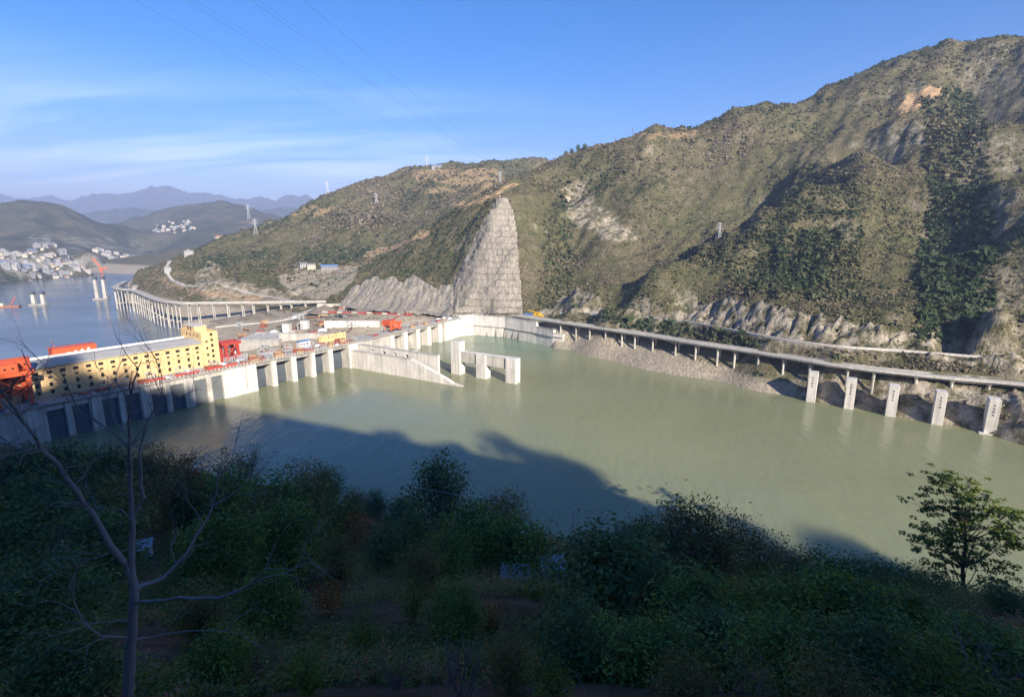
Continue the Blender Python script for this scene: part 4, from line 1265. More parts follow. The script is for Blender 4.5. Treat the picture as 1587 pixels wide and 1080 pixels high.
# ---------------------------------------------------------------- viaducts
def resample(P, step):
    P = np.asarray(P, float)
    seg = np.linalg.norm(np.diff(P[:, :2], axis=0), axis=1)
    cum = np.concatenate([[0], np.cumsum(seg)])
    # smooth with a Catmull-Rom style cubic on arc length
    t = np.arange(0, cum[-1], step)
    out = []
    for v in t:
        i = min(np.searchsorted(cum, v, side='right') - 1, len(P) - 2)
        p0, p1, p2, p3 = P[max(i - 1, 0)], P[i], P[i + 1], P[min(i + 2, len(P) - 1)]
        u = (v - cum[i]) / seg[i]
        out.append(0.5 * ((2 * p1) + (-p0 + p2) * u + (2 * p0 - 5 * p1 + 4 * p2 - p3) * u ** 2 + (-p0 + 3 * p1 - 3 * p2 + p3) * u ** 3))
    return np.array(out)
def sweep(P, prof, close_ends=True):
    """prof: list of (offset to the right of travel, height) swept along P"""
    m = MB()
    n = len(prof)
    P = np.asarray(P)
    T = np.gradient(P[:, :2], axis=0)
    T /= np.linalg.norm(T, axis=1)[:, None]
    R = np.stack([T[:, 1], -T[:, 0]], -1)
    vs = []
    for p, r in zip(P, R):
        for (o_, h) in prof:
            vs.append((p[0] + r[0] * o_, p[1] + r[1] * o_, p[2] + h))
    fs = []
    for i in range(len(P) - 1):
        for k in range(n):
            fs.append((i * n + k, i * n + (k + 1) % n, (i + 1) * n + (k + 1) % n, (i + 1) * n + k))
    fs += [tuple(range(n))[::-1], tuple((len(P) - 1) * n + k for k in range(n))]
    return m.add(vs, fs)
def rebase(mb, root):
    L = np.array(root.location)
    mb.v = [tuple(np.array(v) - L) for v in mb.v]
    return mb
def viaduct(name, label, P, half, bents, ground, colr, braced=False, cat='bridge', cols=2, girder=1.5):
    root = empty(name, (P[0][0], P[0][1], 0), 0, label, cat)
    D = resample(P, 4.0)
    dk = rebase(sweep(D, [(-half, -0.35), (-half, 0.12), (half, 0.12), (half, -0.35), (half * 0.72, -0.4), (half * 0.7, -girder), (-half * 0.7, -girder), (-half * 0.72, -0.4)]), root).build('deck', M['conc'], root)
    rebase(sweep(D, [(-half + 0.5, 0.124), (-half + 0.5, 0.16), (half - 0.5, 0.16), (half - 0.5, 0.124)]), root).build('carriageway', M['asphalt'], dk)
    for sg in (-1, 1):
        m = sweep(D, [(sg * (half - 0.02) - 0.16, 0.165), (sg * (half - 0.02) - 0.16, 0.62), (sg * (half - 0.02) + 0.0, 0.62), (sg * (half - 0.02) + 0.0, 0.165)])
        m2 = sweep(D, [(sg * (half - 0.1) - 0.06, 0.95), (sg * (half - 0.1) - 0.06, 1.08), (sg * (half - 0.1) + 0.06, 1.08), (sg * (half - 0.1) + 0.06, 0.95)])
        for p in resample(P, 2.5):
            pass
        m.add(m2.v, m2.f)
        rebase(m, root).build('guard_rail', M['conc_pale'], root)
    T = np.gradient(D[:, :2], axis=0)
    T /= np.linalg.norm(T, axis=1)[:, None]
    for bp in bents:
        i = int(np.argmin(((D[:, :2] - np.array(bp)[:2]) ** 2).sum(1)))
        p, t = D[i], T[i]
        r = np.array([t[1], -t[0]])
        ang = math.atan2(r[1], r[0])
        ca, sa = math.cos(ang), math.sin(ang)
        def fr(x, y, z):
            return (p[0] + ca * x - sa * y - root.location.x, p[1] + sa * x + ca * y - root.location.y, z)
        top = p[2] - girder - 0.005
        MB().hexa([(-half * 0.6, -0.8, top - 1.2), (half * 0.6, -0.8, top - 1.2), (half * 0.6, 0.8, top - 1.2), (-half * 0.6, 0.8, top - 1.2), (-half * 0.85, -0.8, top), (half * 0.85, -0.8, top), (half * 0.85, 0.8, top), (-half * 0.85, 0.8, top)]).xf(fr).build('pier_cap', M['conc'], root)
        offs = [-half * 0.5, half * 0.5] if cols == 2 else [0]
        for o_ in offs:
            g = ground(p[0] + r[0] * o_, p[1] + r[1] * o_) - 3.0
            MB().tube([(o_, 0, g), (o_, 0, top - 1.21)], [colr, colr], 10).xf(fr).build('column', M['conc'], root)
        if braced and top - ground(p[0], p[1]) > 9:
            zb = (top + ground(p[0], p[1])) / 2
            MB().box(-half * 0.5 + colr, half * 0.5 - colr, -0.4, 0.4, zb - 0.5, zb + 0.5).xf(fr).build('cross_beam', M['conc'], root)
    return root
def land1(x, y):
    return float(land_height(np.array([x]), np.array([y]))[0])
bent_px = [869.5, 893, 917, 939, 964, 989, 1018, 1047, 1078.5, 1111.5, 1146, 1183, 1222.5, 1264, 1310, 1362, 1415, 1475, 1537, 1600, 1670]
bp = [atz(x, np.interp(x, [a for a, b in bridge_px], [b for a, b in bridge_px]), BZ) for x in bent_px]
viaduct('road_viaduct', 'long pale road viaduct on paired columns along the far shore', BR, 4.6, bp, land1, 0.75)
lv_px = [(505, 467.5), (480, 468), (440, 468.5), (400, 469), (340, 469.5), (290, 470), (265, 468.5), (250, 466), (232, 460), (218, 454), (205, 450), (192, 449), (182, 447.5), (179, 444.5), (184, 441), (195, 436)]
LV = np.array([atz(x, y, 19.0) for x, y in lv_px])
LVr = resample(LV, 1.0)
bl, acc = [], 0
for i in range(8, len(LVr) - 10, 15):
    bl.append(LVr[i])
viaduct('curved_viaduct', 'curved white viaduct on many paired columns along the river bend', LV, 4.4, bl, land1, 0.62, True)

# ---------------------------------------------------------------- new bridge piers standing in the water, with painted characters
piers = [((1259.5, 578.5), (1255.6, 623)), ((1319.7, 589), (1314.6, 634)), ((1386, 598.5), (1379.5, 645.6)), ((1459.5, 608.5), (1451.8, 658.5)), ((1540.8, 620), (1533.3, 673))]
GLYPHS = [[(0.1, 0.9, 0.9, 0.9), (0.5, 1.0, 0.5, 0.0), (0.1, 0.5, 0.9, 0.5), (0.1, 0.05, 0.9, 0.05)], [(0.1, 0.8, 0.9, 0.8), (0.15, 0.1, 0.5, 0.75), (0.85, 0.1, 0.5, 0.75), (0.2, 0.4, 0.8, 0.4)],
          [(0.15, 0.95, 0.15, 0.1), (0.15, 0.95, 0.85, 0.95), (0.85, 0.95, 0.85, 0.1), (0.15, 0.5, 0.85, 0.5), (0.15, 0.1, 0.85, 0.1)], [(0.5, 1.0, 0.5, 0.1), (0.1, 0.75, 0.9, 0.75), (0.1, 0.1, 0.45, 0.6), (0.9, 0.1, 0.55, 0.6)]]
bt = (BR[9] - BR[8])[:2]
bt /= np.linalg.norm(bt)
pang = math.atan2(bt[1], bt[0])
for i, (tp, btm) in enumerate(piers):
    p = atz(btm[0], btm[1], 0)
    # height from the pixel of the top, above the same spot
    lo, hi = 0.0, 40.0
    for _ in range(40):
        mid = (lo + hi) / 2
        if project(np.array([p[0], p[1], mid]))[1] > tp[1]:
            lo = mid
        else:
            hi = mid
    H = lo
    where = ['farthest of the five, beside the gravel bank', 'second nearest to the gravel bank', 'middle one of the row of five', 'second from the right hand boulder', 'nearest of the five, beside a big boulder'][i]
    o = empty('bridge_pier', (p[0], p[1], 0), pang, 'tall lettered concrete pier in the water, ' + where, 'pier', 'unfinished bridge piers standing in the reservoir')
    MB().hexa([(-2.5, 0, -22), (2.5, 0, -22), (2.5, 7.6, -22), (-2.5, 7.6, -22), (-2.35, 0.1, H), (2.35, 0.1, H), (2.35, 7.5, H), (-2.35, 7.5, H)]).build('shaft', M['conc_pale'], o, bevel=0.1)
    if i == 4:
        MB().box(-4.2, 4.2, -1.5, 9, -22, 0.55).build('footing', M['conc_pale'], o)
    for k in range(4):
        m = MB()
        z0 = H - 3.4 - k * 1.7
        for (a, b, c, d) in GLYPHS[(k + i) % 4]:
            m.bar((-0.5 + a, -0.02 + 0.1 * z0 / H, z0 + b), (-0.5 + c, -0.02 + 0.1 * z0 / H, z0 + d), 0.07)
        m.build('painted_character', M['ink'], o)
    for k in range(5):
        MB().box(-0.9 + 0.45 * k, -0.85 + 0.45 * k, 1 + k, 1.06 + k, H + 0.001, H + 1.1).build('starter_bar', M['rust'], o)
# boulder at the shore beside the nearest pier
bq = atz(1562, 668, 1.0)
th_, ph_ = np.meshgrid(np.linspace(0, 2 * np.pi, 29)[:-1], np.linspace(0.02, np.pi - 0.02, 16))
rr = 1 + (fbm(th_ * 1.5 + 3, ph_ * 2.2, 5, 4, True) - 0.5) * 0.5
bx = np.stack([np.cos(th_) * np.sin(ph_) * 8.5 * rr, np.sin(th_) * np.sin(ph_) * 6 * rr, np.cos(ph_) * 5.8 * rr], -1)
idx = np.arange(16 * 28).reshape(16, 28)
q = np.stack([idx[:-1], np.roll(idx, -1, 1)[:-1], np.roll(idx, -1, 1)[1:], idx[1:]], -1).reshape(-1, 4)
def rock_mat():
    t = NT('pale_boulder')
    v = t.noise(0.35, 7, 0.7)
    t.principled(t.ramp(v, [(0.3, (0.17, 0.15, 0.12)), (0.5, (0.36, 0.32, 0.26)), (0.7, (0.46, 0.42, 0.35))]), 0.95, t.bump(v, 0.8, 0.5), 0.1)
    return t.mat
M['boulder'] = rock_mat()
o = put('boulder', fast_mesh('boulder', bx.reshape(-1, 3), q[:, ::-1], None, False), M['boulder'], None, (bq[0], bq[1] + 4, 2.5))
tag(o, 'big pale rounded boulder at the shore beside the nearest lettered pier', 'boulder')

# ---------------------------------------------------------------- hillside road with its low wall
RDs = RD.copy()
RDs[:, 2] = RD[:, 2] + 1.2
Rr = resample(RDs, 5.0)
gz_ = land_height(Rr[:, 0], Rr[:, 1])
Rr[:, 2] = np.convolve(np.pad(gz_ + 0.5, 5, mode='edge'), np.ones(11) / 11, 'valid')
o = sweep(Rr, [(-3.2, -2.2), (-3.2, 0), (3.0, 0), (3.0, -2.2)]).build('hillside_road', M['asphalt'])
tag(o, 'narrow concrete road cut along the hillside above the viaduct', kind='structure')
o = sweep(Rr, [(2.6, 0.004), (2.6, 0.95), (3.0, 0.95), (3.0, 0.004)]).build('road_wall', M['conc_pale'])
tag(o, 'low pale kerb wall along the edge of the hillside road', 'wall')
pth = np.array([aty(*a) for a in [(480, 469, 640), (430, 460, 690), (380, 455, 720), (330, 446, 745), (290, 438, 790), (262, 428, 840), (258, 414, 900), (264, 402, 950)]])
Pr = resample(pth, 5.0)
Pr[:, 2] = land_height(Pr[:, 0], Pr[:, 1]) + 1.0
o = sweep(Pr, [(-2.6, -5), (-2.6, 0), (2.6, 0), (2.6, -5)]).build('bank_road', M['asphalt'])
tag(o, 'pale access road climbing the bank behind the curved viaduct', kind='structure')

sp_ = np.array([atz(x, y, z) for x, y, z in [(497, 474, 17), (470, 484, 13), (440, 494, 9), (405, 502, 5), (365, 508, 2), (335, 512, 0)]])
Sr = resample(sp_, 4.0)
Sr[:, 2] = np.maximum(Sr[:, 2] * 0.3 + land_height(Sr[:, 0], Sr[:, 1]) * 0.7, land_height(Sr[:, 0], Sr[:, 1])) + 0.8
o = sweep(Sr, [(-4, -4), (-4, 0), (4, 0), (4, -4)]).build('site_road', M['asphalt'])
tag(o, 'pale earth ramp from the left viaduct down to the basin', kind='structure')
def heap(px, py, z, rx, ry, h, label, seed):
    p = atz(px, py, z)
    n_ = 26
    g_ = np.linspace(-1, 1, n_)
    X, Yh = np.meshgrid(g_, g_)
    rad_ = np.sqrt(X ** 2 + Yh ** 2)
    Zh = h * np.clip(1 - rad_ ** 1.2, -0.05, 1) * (0.7 + 0.6 * fbm(X * 2 + seed, Yh * 2, seed, 4)) + (fbm(X * 9, Yh * 9, seed + 3, 2) - 0.5) * 0.7
    V_ = np.stack([X * rx, Yh * ry, Zh - 0.3], -1).reshape(-1, 3)
    ii = np.arange(n_ * n_).reshape(n_, n_)
    q_ = np.stack([ii[:-1, :-1], ii[:-1, 1:], ii[1:, 1:], ii[1:, :-1]], -1).reshape(-1, 4)
    q_ = q_[(rad_.ravel()[q_] < 1.08).all(1)]
    o_ = put('spoil_heap', fast_mesh('spoil_heap', V_, q_), M['spoil'], None, (p[0], p[1], land1(p[0], p[1])))
    tag(o_, label, 'heap', 'spoil heaps behind the dam')
t = NT('grey_spoil')
vv = t.noise(0.4, 7, 0.7)
t.principled(t.ramp(vv, [(0.3, (0.10, 0.085, 0.068)), (0.55, (0.20, 0.17, 0.135)), (0.75, (0.30, 0.26, 0.21))]), 0.95, t.bump(vv, 0.9, 0.8), 0.1)
M['spoil'] = t.mat
heap(470, 503, 8, 26, 14, 8, 'dark grey spoil heap behind the two upright basin blocks', 3)
heap(505, 492, 9, 20, 12, 7, 'brown spoil heap at the end of the broad basin wall', 8)
heap(405, 497, 4, 22, 12, 5, 'low grey spoil heap under the curved viaduct', 14)
heap(360, 503, 2, 24, 10, 4, 'low pale gravel heap near the river edge', 21)
heap(560, 492, 14, 24, 9, 5, 'brown spoil heap in front of the red banner fence', 27)

# building materials laid out in the yard behind the dam
rows_ = [('front row', 530), ('second row', 521), ('third row', 512), ('back row', 503)]
cols_ = [('left end', 372), ('left of centre', 412), ('middle', 455), ('right of centre', 497), ('right end', 540)]
for ri, (rn, ry_) in enumerate(rows_):
    for ci, (cn, cx_) in enumerate(cols_):
        for rep in range(2):
            kd = ['formwork_stack', 'steel_frame', 'timber_stack', 'tarpaulin_heap', 'rebar_bundle'][(ri * 2 + ci + rep * 3) % 5]
            p_ = atz(cx_ + random.uniform(-13, 13), ry_ - ci * 2.5 + random.uniform(-3, 3), 8)
            o = put(kd, protos[kd][rep], None, None, (p_[0], p_[1], max(land1(p_[0], p_[1]), -3) + 0.1))
            o.rotation_euler = (0, 0, random.uniform(0, 3))
            o.scale = (1.7, 1.7, 1.7)
            tag(o, '%s in the yard behind the dam, %s, %s' % (KM[kd][1], rn, cn), 'frame' if kd == 'steel_frame' else kd.split('_')[1], 'building materials in the yard behind the dam')

# ---------------------------------------------------------------- vehicles at the end of the viaduct
def truck(name, px, py, z, rz, body, label, crane=False, k=1.0):
    p = atz(px, py, z)
    o = empty(name, p, rz, label, 'truck')
    MB().box(-3.2, 3.2, -1.2, 1.2, 0.75, 1.15).build('chassis', M['steel'], o)
    MB().prism([(1.5, 1.16), (1.5, 2.9), (2.6, 2.9), (3.3, 2.1), (3.35, 1.16)], 'y', -1.2, 1.2).build('cab', body, o, bevel=0.06)
    MB().box(2.2, 2.7, -1.22, -1.205, 2.1, 2.7).build('window', M['hole'], o)
    if crane:
        MB().box(-3.0, 1.2, -1.2, 1.2, 1.16, 1.9).build('bed', body, o)
        MB().box(-1.2, 0.6, -1.0, 1.0, 1.91, 3.2).build('turntable', body, o)
        MB().tube([(-0.4, 0, 3.0), (8.0, 0, 4.2)], [0.5, 0.35], 4).build('boom', body, o)
    else:
        MB().box(-3.1, 1.3, -1.25, 1.25, 1.16, 2.7).build('bed', body, o, bevel=0.06)
    for x in (-2.2, -1.0, 2.3):
        for y in (-1.15, 1.15):
            w_ = MB().tube([(x, y - 0.17, 0.5), (x, y + 0.17, 0.5)], [0.5, 0.5], 12).build('wheel', M['rubber'], o)
    o.scale = (k, k, k)
    return o
truck('crane_truck', 835, 493, 20, 2.5, M['yellowm'], 'yellow truck crane parked at the start of the long viaduct', True, 1.6)
truck('lorry', 820, 492, 20, 2.6, M['blueroof'], 'blue lorry parked beside the yellow truck crane', False, 1.4)

# ---------------------------------------------------------------- bridge works in the river
def pylons(px, py0, py1, sep, label, crane=None):
    b = atz(px, py0, RIVZ)
    lo, hi = 0.0, 160.0
    for _ in range(40):
        mid = (lo + hi) / 2
        if project(np.array([b[0], b[1], mid]))[1] > py1: lo = mid
        else: hi = mid
    H = lo
    o = empty('twin_pylon', (b[0], b[1], RIVZ), 0.2, label, 'pylon', 'unfinished bridge pylons in the river')
    h = H - RIVZ
    MB().box(-sep - 5, sep + 5, -6, 6, -8, 2.4).build('pile_cap', M['conc_grey'], o)
    for sg in (-1, 1):
        MB().hexa([(sg * sep - 2.4, -2.6, 2.41), (sg * sep + 2.4, -2.6, 2.41), (sg * sep + 2.4, 2.6, 2.41), (sg * sep - 2.4, 2.6, 2.41), (sg * sep - 1.9, -2.2, h), (sg * sep + 1.9, -2.2, h), (sg * sep + 1.9, 2.2, h), (sg * sep - 1.9, 2.2, h)]).build('shaft', M['conc'], o)
        MB().box(sg * sep - 2.7, sg * sep + 2.7, -3, 3, h + 0.01, h + 4).build('climbing_form', M['steel'], o)
    if crane:
        m = MB()
        tz = h + crane
        for x_ in (-1.2, 1.2):
            for y_ in (-1.2, 1.2):
                m.bar((x_, y_, 2), (x_, y_, tz), 0.22)
        z = 3.0
        while z < tz - 3:
            m.bar((-1.2, -1.2, z), (1.2, -1.2, z + 2.6), 0.12).bar((1.2, -1.2, z), (1.2, 1.2, z + 2.6), 0.12).bar((-1.2, 1.2, z), (-1.2, -1.2, z + 2.6), 0.12)
            z += 2.7
        t_ = empty('tower_crane', (b[0] + 1, b[1] + 8, RIVZ), 0.5, 'orange tower crane standing between the taller pair of white pylons', 'crane')
        m.build('mast', M['orange'], t_)
        MB().box(-2.4, 2.4, -2.4, 2.4, tz, tz + 4).build('cab', M['orange'], t_)
        MB().bar((0, -1, tz + 4), (-9, -3, tz + 22), 0.9).bar((0, 1, tz + 4), (-9, 2, tz + 22), 0.5).build('jib', M['orange'], t_)
        MB().box(3, 9, -1.6, 1.6, tz + 3, tz + 5).build('counterweight', M['orange'], t_)
    return o
pylons(158, 464, 433, 6.0, 'taller pair of white bridge pylons beside the orange tower crane', 14)
pylons(61, 473, 456, 6.5, 'shorter pair of white bridge pylons standing alone in the river')
bg_ = atz(14, 476, RIVZ)
o = empty('crane_barge', (bg_[0], bg_[1], RIVZ), 0.3, 'small rusty work barge with a raised boom on the river at left', 'barge')
MB().prism([(-15, 2.2), (-13, -0.6), (13, -0.6), (15, 2.2)], 'y', -4, 4).build('hull', M['rust'], o)
MB().box(-12, -6, -2.5, 2.5, 2.21, 6).build('deckhouse', M['cream'], o)
MB().bar((2, 0, 2.2), (10, 0, 15), 0.55).build('boom', M['orange'], o)
MB().bar((4, 0, 2.2), (4, 0, 8), 0.3).build('post', M['steel'], o)

# ---------------------------------------------------------------- lattice towers and cables
def lattice(name, base, H, label, arms=3, wbase=4.5, mat='galv', thick=0.2, rz=0.4):
    thick *= 0.72
    o = empty(name, base, rz, label, 'pylon', 'transmission towers on the hills')
    def w_(z): return wbase * (1 - 0.86 * min(1, z / (H * 0.72))) * 0.5 + 0.25
    lv = [H * k / 9 for k in range(10)]
    m, mb_ = MB(), MB()
    cs = [(-1, -1), (1, -1), (1, 1), (-1, 1)]
    for (a, b) in zip(lv[:-1], lv[1:]):
        for (x, y) in cs:
            m.bar((x * w_(a), y * w_(a), a), (x * w_(b), y * w_(b), b), thick)
        for i in range(4):
            (x, y), (x2, y2) = cs[i], cs[(i + 1) % 4]
            mb_.bar((x * w_(a), y * w_(a), a), (x2 * w_(b), y2 * w_(b), b), thick * 0.6)
            mb_.bar((x2 * w_(a), y2 * w_(a), a), (x * w_(b), y * w_(b), b), thick * 0.6)
    m.build('leg_frame', M[mat], o)
    mb_.build('bracing', M[mat], o)
    for k in range(arms):
        z = H * (0.95 - 0.13 * k)
        l_ = H * (0.16 + 0.03 * k)
        MB().bar((-l_, 0, z), (0, 0, z + 0.6), thick * 0.9).bar((l_, 0, z), (0, 0, z + 0.6), thick * 0.9).bar((-l_, 0, z), (0, 0, z - 1.2), thick * 0.6).bar((l_, 0, z), (0, 0, z - 1.2), thick * 0.6).build('cross_arm', M[mat], o)
    return o
def on_land(px, py, y):
    p = aty(px, py, y)
    return (p[0], p[1], land1(p[0], p[1]) - 0.5)
lattice('transmission_tower', on_land(1114, 364, 508), 17, 'white lattice tower on the crest of the front spur', 3, 4.2, 'galv', 0.2)
lattice('transmission_tower', on_land(397, 368, 1000), 28, 'lattice tower on the slope left of the cutting, nearest the river', 3, 6, 'galv', 0.3)
lattice('transmission_tower', on_land(508, 306, 1145), 26, 'lattice tower on the skyline of the left hillside', 3, 6, 'galv', 0.28)
lattice('transmission_tower', on_land(775, 282, 1020), 24, 'lattice tower beside the bare track on the middle ridge', 3, 6, 'galv', 0.28)
lattice('transmission_tower', on_land(662, 260, 1195), 22, 'lattice tower by the white house on the far skyline', 3, 5, 'galv', 0.26)
lattice('transmission_tower', on_land(584, 325, 1090), 20, 'lattice tower among scrub in the middle of the left hillside', 3, 5, 'galv', 0.26)
fp = aty(386, 342, 2900)
lattice('transmission_tower', (fp[0], fp[1], float(far_height(np.array([fp[0]]), np.array([fp[1]]))[0]) - 2), 75, 'distant pale lattice tower on the terraced hill', 3, 14, 'galv', 0.8)
for i, (px, py, y, h, lab) in enumerate([(980, 213, 768, 14, 'thin dark radio mast on the right skyline'), (953, 224, 772, 9, 'short dark pole on the skyline left of the radio mast')]):
    b = on_land(px, py, y)
    o = empty('mast', b, 0, lab, 'mast')
    MB().tube([(0, 0, 0), (0, 0, h)], [0.4, 0.18], 6).build('pole', M['steel'], o)
    MB().box(-0.9, 0.9, -0.3, 0.3, h * 0.6, h * 0.66).build('antenna', M['steel'], o)
cables = [((209, 0), (655, 241)), ((286, 0), (712, 250)), ((302, 0), (722, 252)), ((388, 0), (764, 254)), ((400, 0), (770, 256)), ((470, 0), (786, 258))]
for i, (a, b) in enumerate(cables):
    p0, p1 = aty(a[0], a[1], 230), aty(b[0], b[1], 1190)
    d = p1 - p0
    pm = p0 - d * 0.55
    pts_ = []
    for k in range(41):
        t = k / 40
        p = pm + (p1 - pm) * t
        pts_.append((p[0], p[1], p[2] - 4 * 9 * t * (1 - t) + 4 * 9 * 0.355 * 0.645 * (1 - t) / 0.645))
    o = MB().tube(pts_, [0.02 + 0.05 * k / 40 for k in range(41)], 4, False).build('power_cable', M['wire'])
    tag(o, 'thin dark power cable across the sky, %s counted from the left' % ORD[i], 'cable', 'power cables crossing the sky')

# ---------------------------------------------------------------- houses
def house_mesh(L, Wd, H, wallm, roofm, gable=True, storeys=2):
    m = MB()
    m.box(-L / 2, L / 2, -Wd / 2, Wd / 2, -6, H)
    m.cur = 1
    if gable:
        m.prism([(-Wd / 2 - 0.5, H + 0.02), (0, H + Wd * 0.28), (Wd / 2 + 0.5, H + 0.02)], 'x', -L / 2 - 0.4, L / 2 + 0.4)
    else:
        m.box(-L / 2 - 0.3, L / 2 + 0.3, -Wd / 2 - 0.3, Wd / 2 + 0.3, H + 0.02, H + 0.7)
        m.box(-L * 0.2, L * 0.1, -Wd * 0.2, Wd * 0.3, H + 0.71, H + 3)
    m.cur = 2
    for s_ in range(storeys):
        z = (s_ + 0.35) * H / storeys
        n_ = max(2, int(L / 3.4))
        for k in range(n_):
            x = -L / 2 + (k + 0.5) * L / n_
            m.box(x - 0.75, x + 0.75, -Wd / 2 - 0.06, -Wd / 2 - 0.003, z, z + 0.45 * H / storeys)
    return m.mesh('house', [wallm, roofm, M['hole']])
HM = [house_mesh(12, 9, 7, M['townwhite'], M['greyroof'], True, 2), house_mesh(16, 10, 10, M['townwhite'], M['towngrey'], False, 3), house_mesh(11, 8, 6, M['cream'], M['tileroof'], True, 2),
      house_mesh(20, 11, 15, M['towngrey'], M['towngrey'], False, 4), house_mesh(14, 9, 10, M['cream'], M['greyroof'], True, 3), house_mesh(24, 12, 20, M['townwhite'], M['towngrey'], False, 6), house_mesh(30, 9, 6, M['towngrey'], M['blueroof'], True, 1)]
KINDS = ['white house with a grey pitched roof', 'white flat roofed house', 'cream house with a red tiled roof', 'grey flat roofed block', 'cream house with a grey roof', 'tall white apartment block', 'long low shed with a blue roof']
def put_house(k, px, py, y, surf, label, group, scale=1.0):
    p = aty(px, py, y)
    z = float(surf(np.array([p[0]]), np.array([p[1]]))[0])
    o = put('house', HM[k], None, None, (p[0], p[1], z))
    o.rotation_euler = (0, 0, random.uniform(-0.5, 0.9))
    o.scale = (scale,) * 3
    return tag(o, label, 'house', group)
rnd = random.Random(5)
WHERE = ['water side', 'lower rows', 'middle rows', 'higher rows', 'upper edge']
for r_ in range(14):
    y = 1262 + r_ * 25
    for c_ in range(24):
        px = -8 + c_ * 6.2 + rnd.uniform(-2.5, 2.5) + r_ * 1.0
        if px > 138 - (r_ < 2) * 60 or rnd.random() < 0.2:
            continue
        k = rnd.choice([0, 0, 1, 1, 2, 2, 3, 3, 4, 4, 5, 6])
        if r_ < 2: k = rnd.choice([6, 1, 3, 6, 0])
        side_ = 'left part' if px < 40 else ('middle' if px < 85 else 'right end')
        put_house(k, px, 412, y + rnd.uniform(-10, 10), far_height, KINDS[k] + ', %s, %s of the town' % (WHERE[min(4, r_ // 3)], side_), 'town houses, %s' % KINDS[k], rnd.uniform(0.5, 0.85))
for j in range(34):
    px, y = rnd.gauss(272, 18), rnd.uniform(2480, 2760)
    if px < 236 or px > 310: continue
    k = rnd.choice([0, 1, 1, 2, 4])
    put_house(k, px, 352, y, far_height, KINDS[k] + ', %s, %s of the hill village' % ('upper row' if y > 2670 else ('middle row' if y > 2570 else 'lower row'), 'left end' if px < 262 else ('middle' if px < 284 else 'right end')), 'village houses, %s' % KINDS[k], rnd.uniform(0.7, 1.1))
for j in range(16):
    k = rnd.choice([0, 1, 4])
    put_house(k, 150 + j * 4.2 + rnd.uniform(-2, 2), 405, rnd.uniform(1800, 1980), far_height, KINDS[k] + ' on the river bend shore, %s' % ['left end', 'left of its middle', 'right of its middle', 'right end'][j // 4], 'shore houses, %s' % KINDS[k], rnd.uniform(0.8, 1.2))
put_house(5, 273, 388, 1980, far_height, 'single tall white block standing apart below the hill village', None, 1.5)
put_house(6, 190, 409, 1760, far_height, 'reddish shed at the water edge of the river bend', None, 1.1)
for (px, py, y, k, lab, s_) in [(676, 261, 1190, 6, 'long pale building on the top of the left skyline', 0.8), (470, 416, 805, 0, 'small white house on the terrace left of the cutting', 0.9), (483, 418, 800, 4, 'cream house beside the small white house on the terrace', 0.8), (510, 418, 800, 6, 'long low shed on the terrace beyond the two small houses', 0.8),
                                (338, 362, 1010, 2, 'red roofed house on the crest of the left hillside', 1.0), (293, 394, 955, 1, 'white farmhouse low on the left hillside crest', 0.9), (262, 428, 850, 1, 'white hut at the bend of the bank road', 0.6), (208, 428, 900, 0, 'little white house at the tip above the curved viaduct', 0.7)]:
    put_house(k, px, py, y, land_height, lab, None, s_)

# ---------------------------------------------------------------- the hazy air
hz = MB().box(-14000, 14000, -1600, 15500, -70, 930).build('haze', None)
hz.data.materials.clear()
t = NT('hazy_air')
pv = t.n('ShaderNodeVolumePrincipled')
pv.inputs['Color'].default_value = (0.46, 0.57, 0.88, 1)
pv.inputs['Density'].default_value = 0.00015
pv.inputs['Anisotropy'].default_value = 0.0
t.l(pv.outputs[0], t.out.inputs['Volume'])
hz.data.materials.append(t.mat)
tag(hz, 'thin blue haze filling the valley', kind='stuff')
# ---------------------------------------------------------------- vegetation
def rot_frames(n, rng, up_bias=0.0, normals=None, jitter=0.6):
    N = rng.normal(size=(n, 3)) if normals is None else normals + rng.normal(size=(n, 3)) * jitter
    N[:, 2] += up_bias
    N /= np.linalg.norm(N, axis=1)[:, None] + 1e-9
    R = rng.normal(size=(n, 3))
    T = np.cross(N, R)
    T /= np.linalg.norm(T, axis=1)[:, None] + 1e-9
    return N, T, np.cross(N, T)
def leaf_quads(C_, size, rng, aspect=0.55, normals=None, jitter=0.6, up_bias=0.3, fold=0.25, droop=None):
    """one folded leaf blade for every centre: four corners, one face"""
    n = len(C_)
    N, T, B = rot_frames(n, rng, up_bias, normals, jitter)
    if droop is not None:
        T[:, 2] -= droop
        T /= np.linalg.norm(T, axis=1)[:, None]
        B = np.cross(N, T)
        B /= np.linalg.norm(B, axis=1)[:, None] + 1e-9
    s = size[:, None]
    a = C_ - T * s * 0.5
    b = C_ + B * s * aspect * 0.5 + N * s * fold * 0.3
    c = C_ + T * s * 0.5 - N * s * fold * 0.4
    d = C_ - B * s * aspect * 0.5 + N * s * fold * 0.3
    V = np.stack([a, b, c, d], 1).reshape(-1, 3)
    Fq = np.arange(4 * n).reshape(n, 4)
    return V, Fq
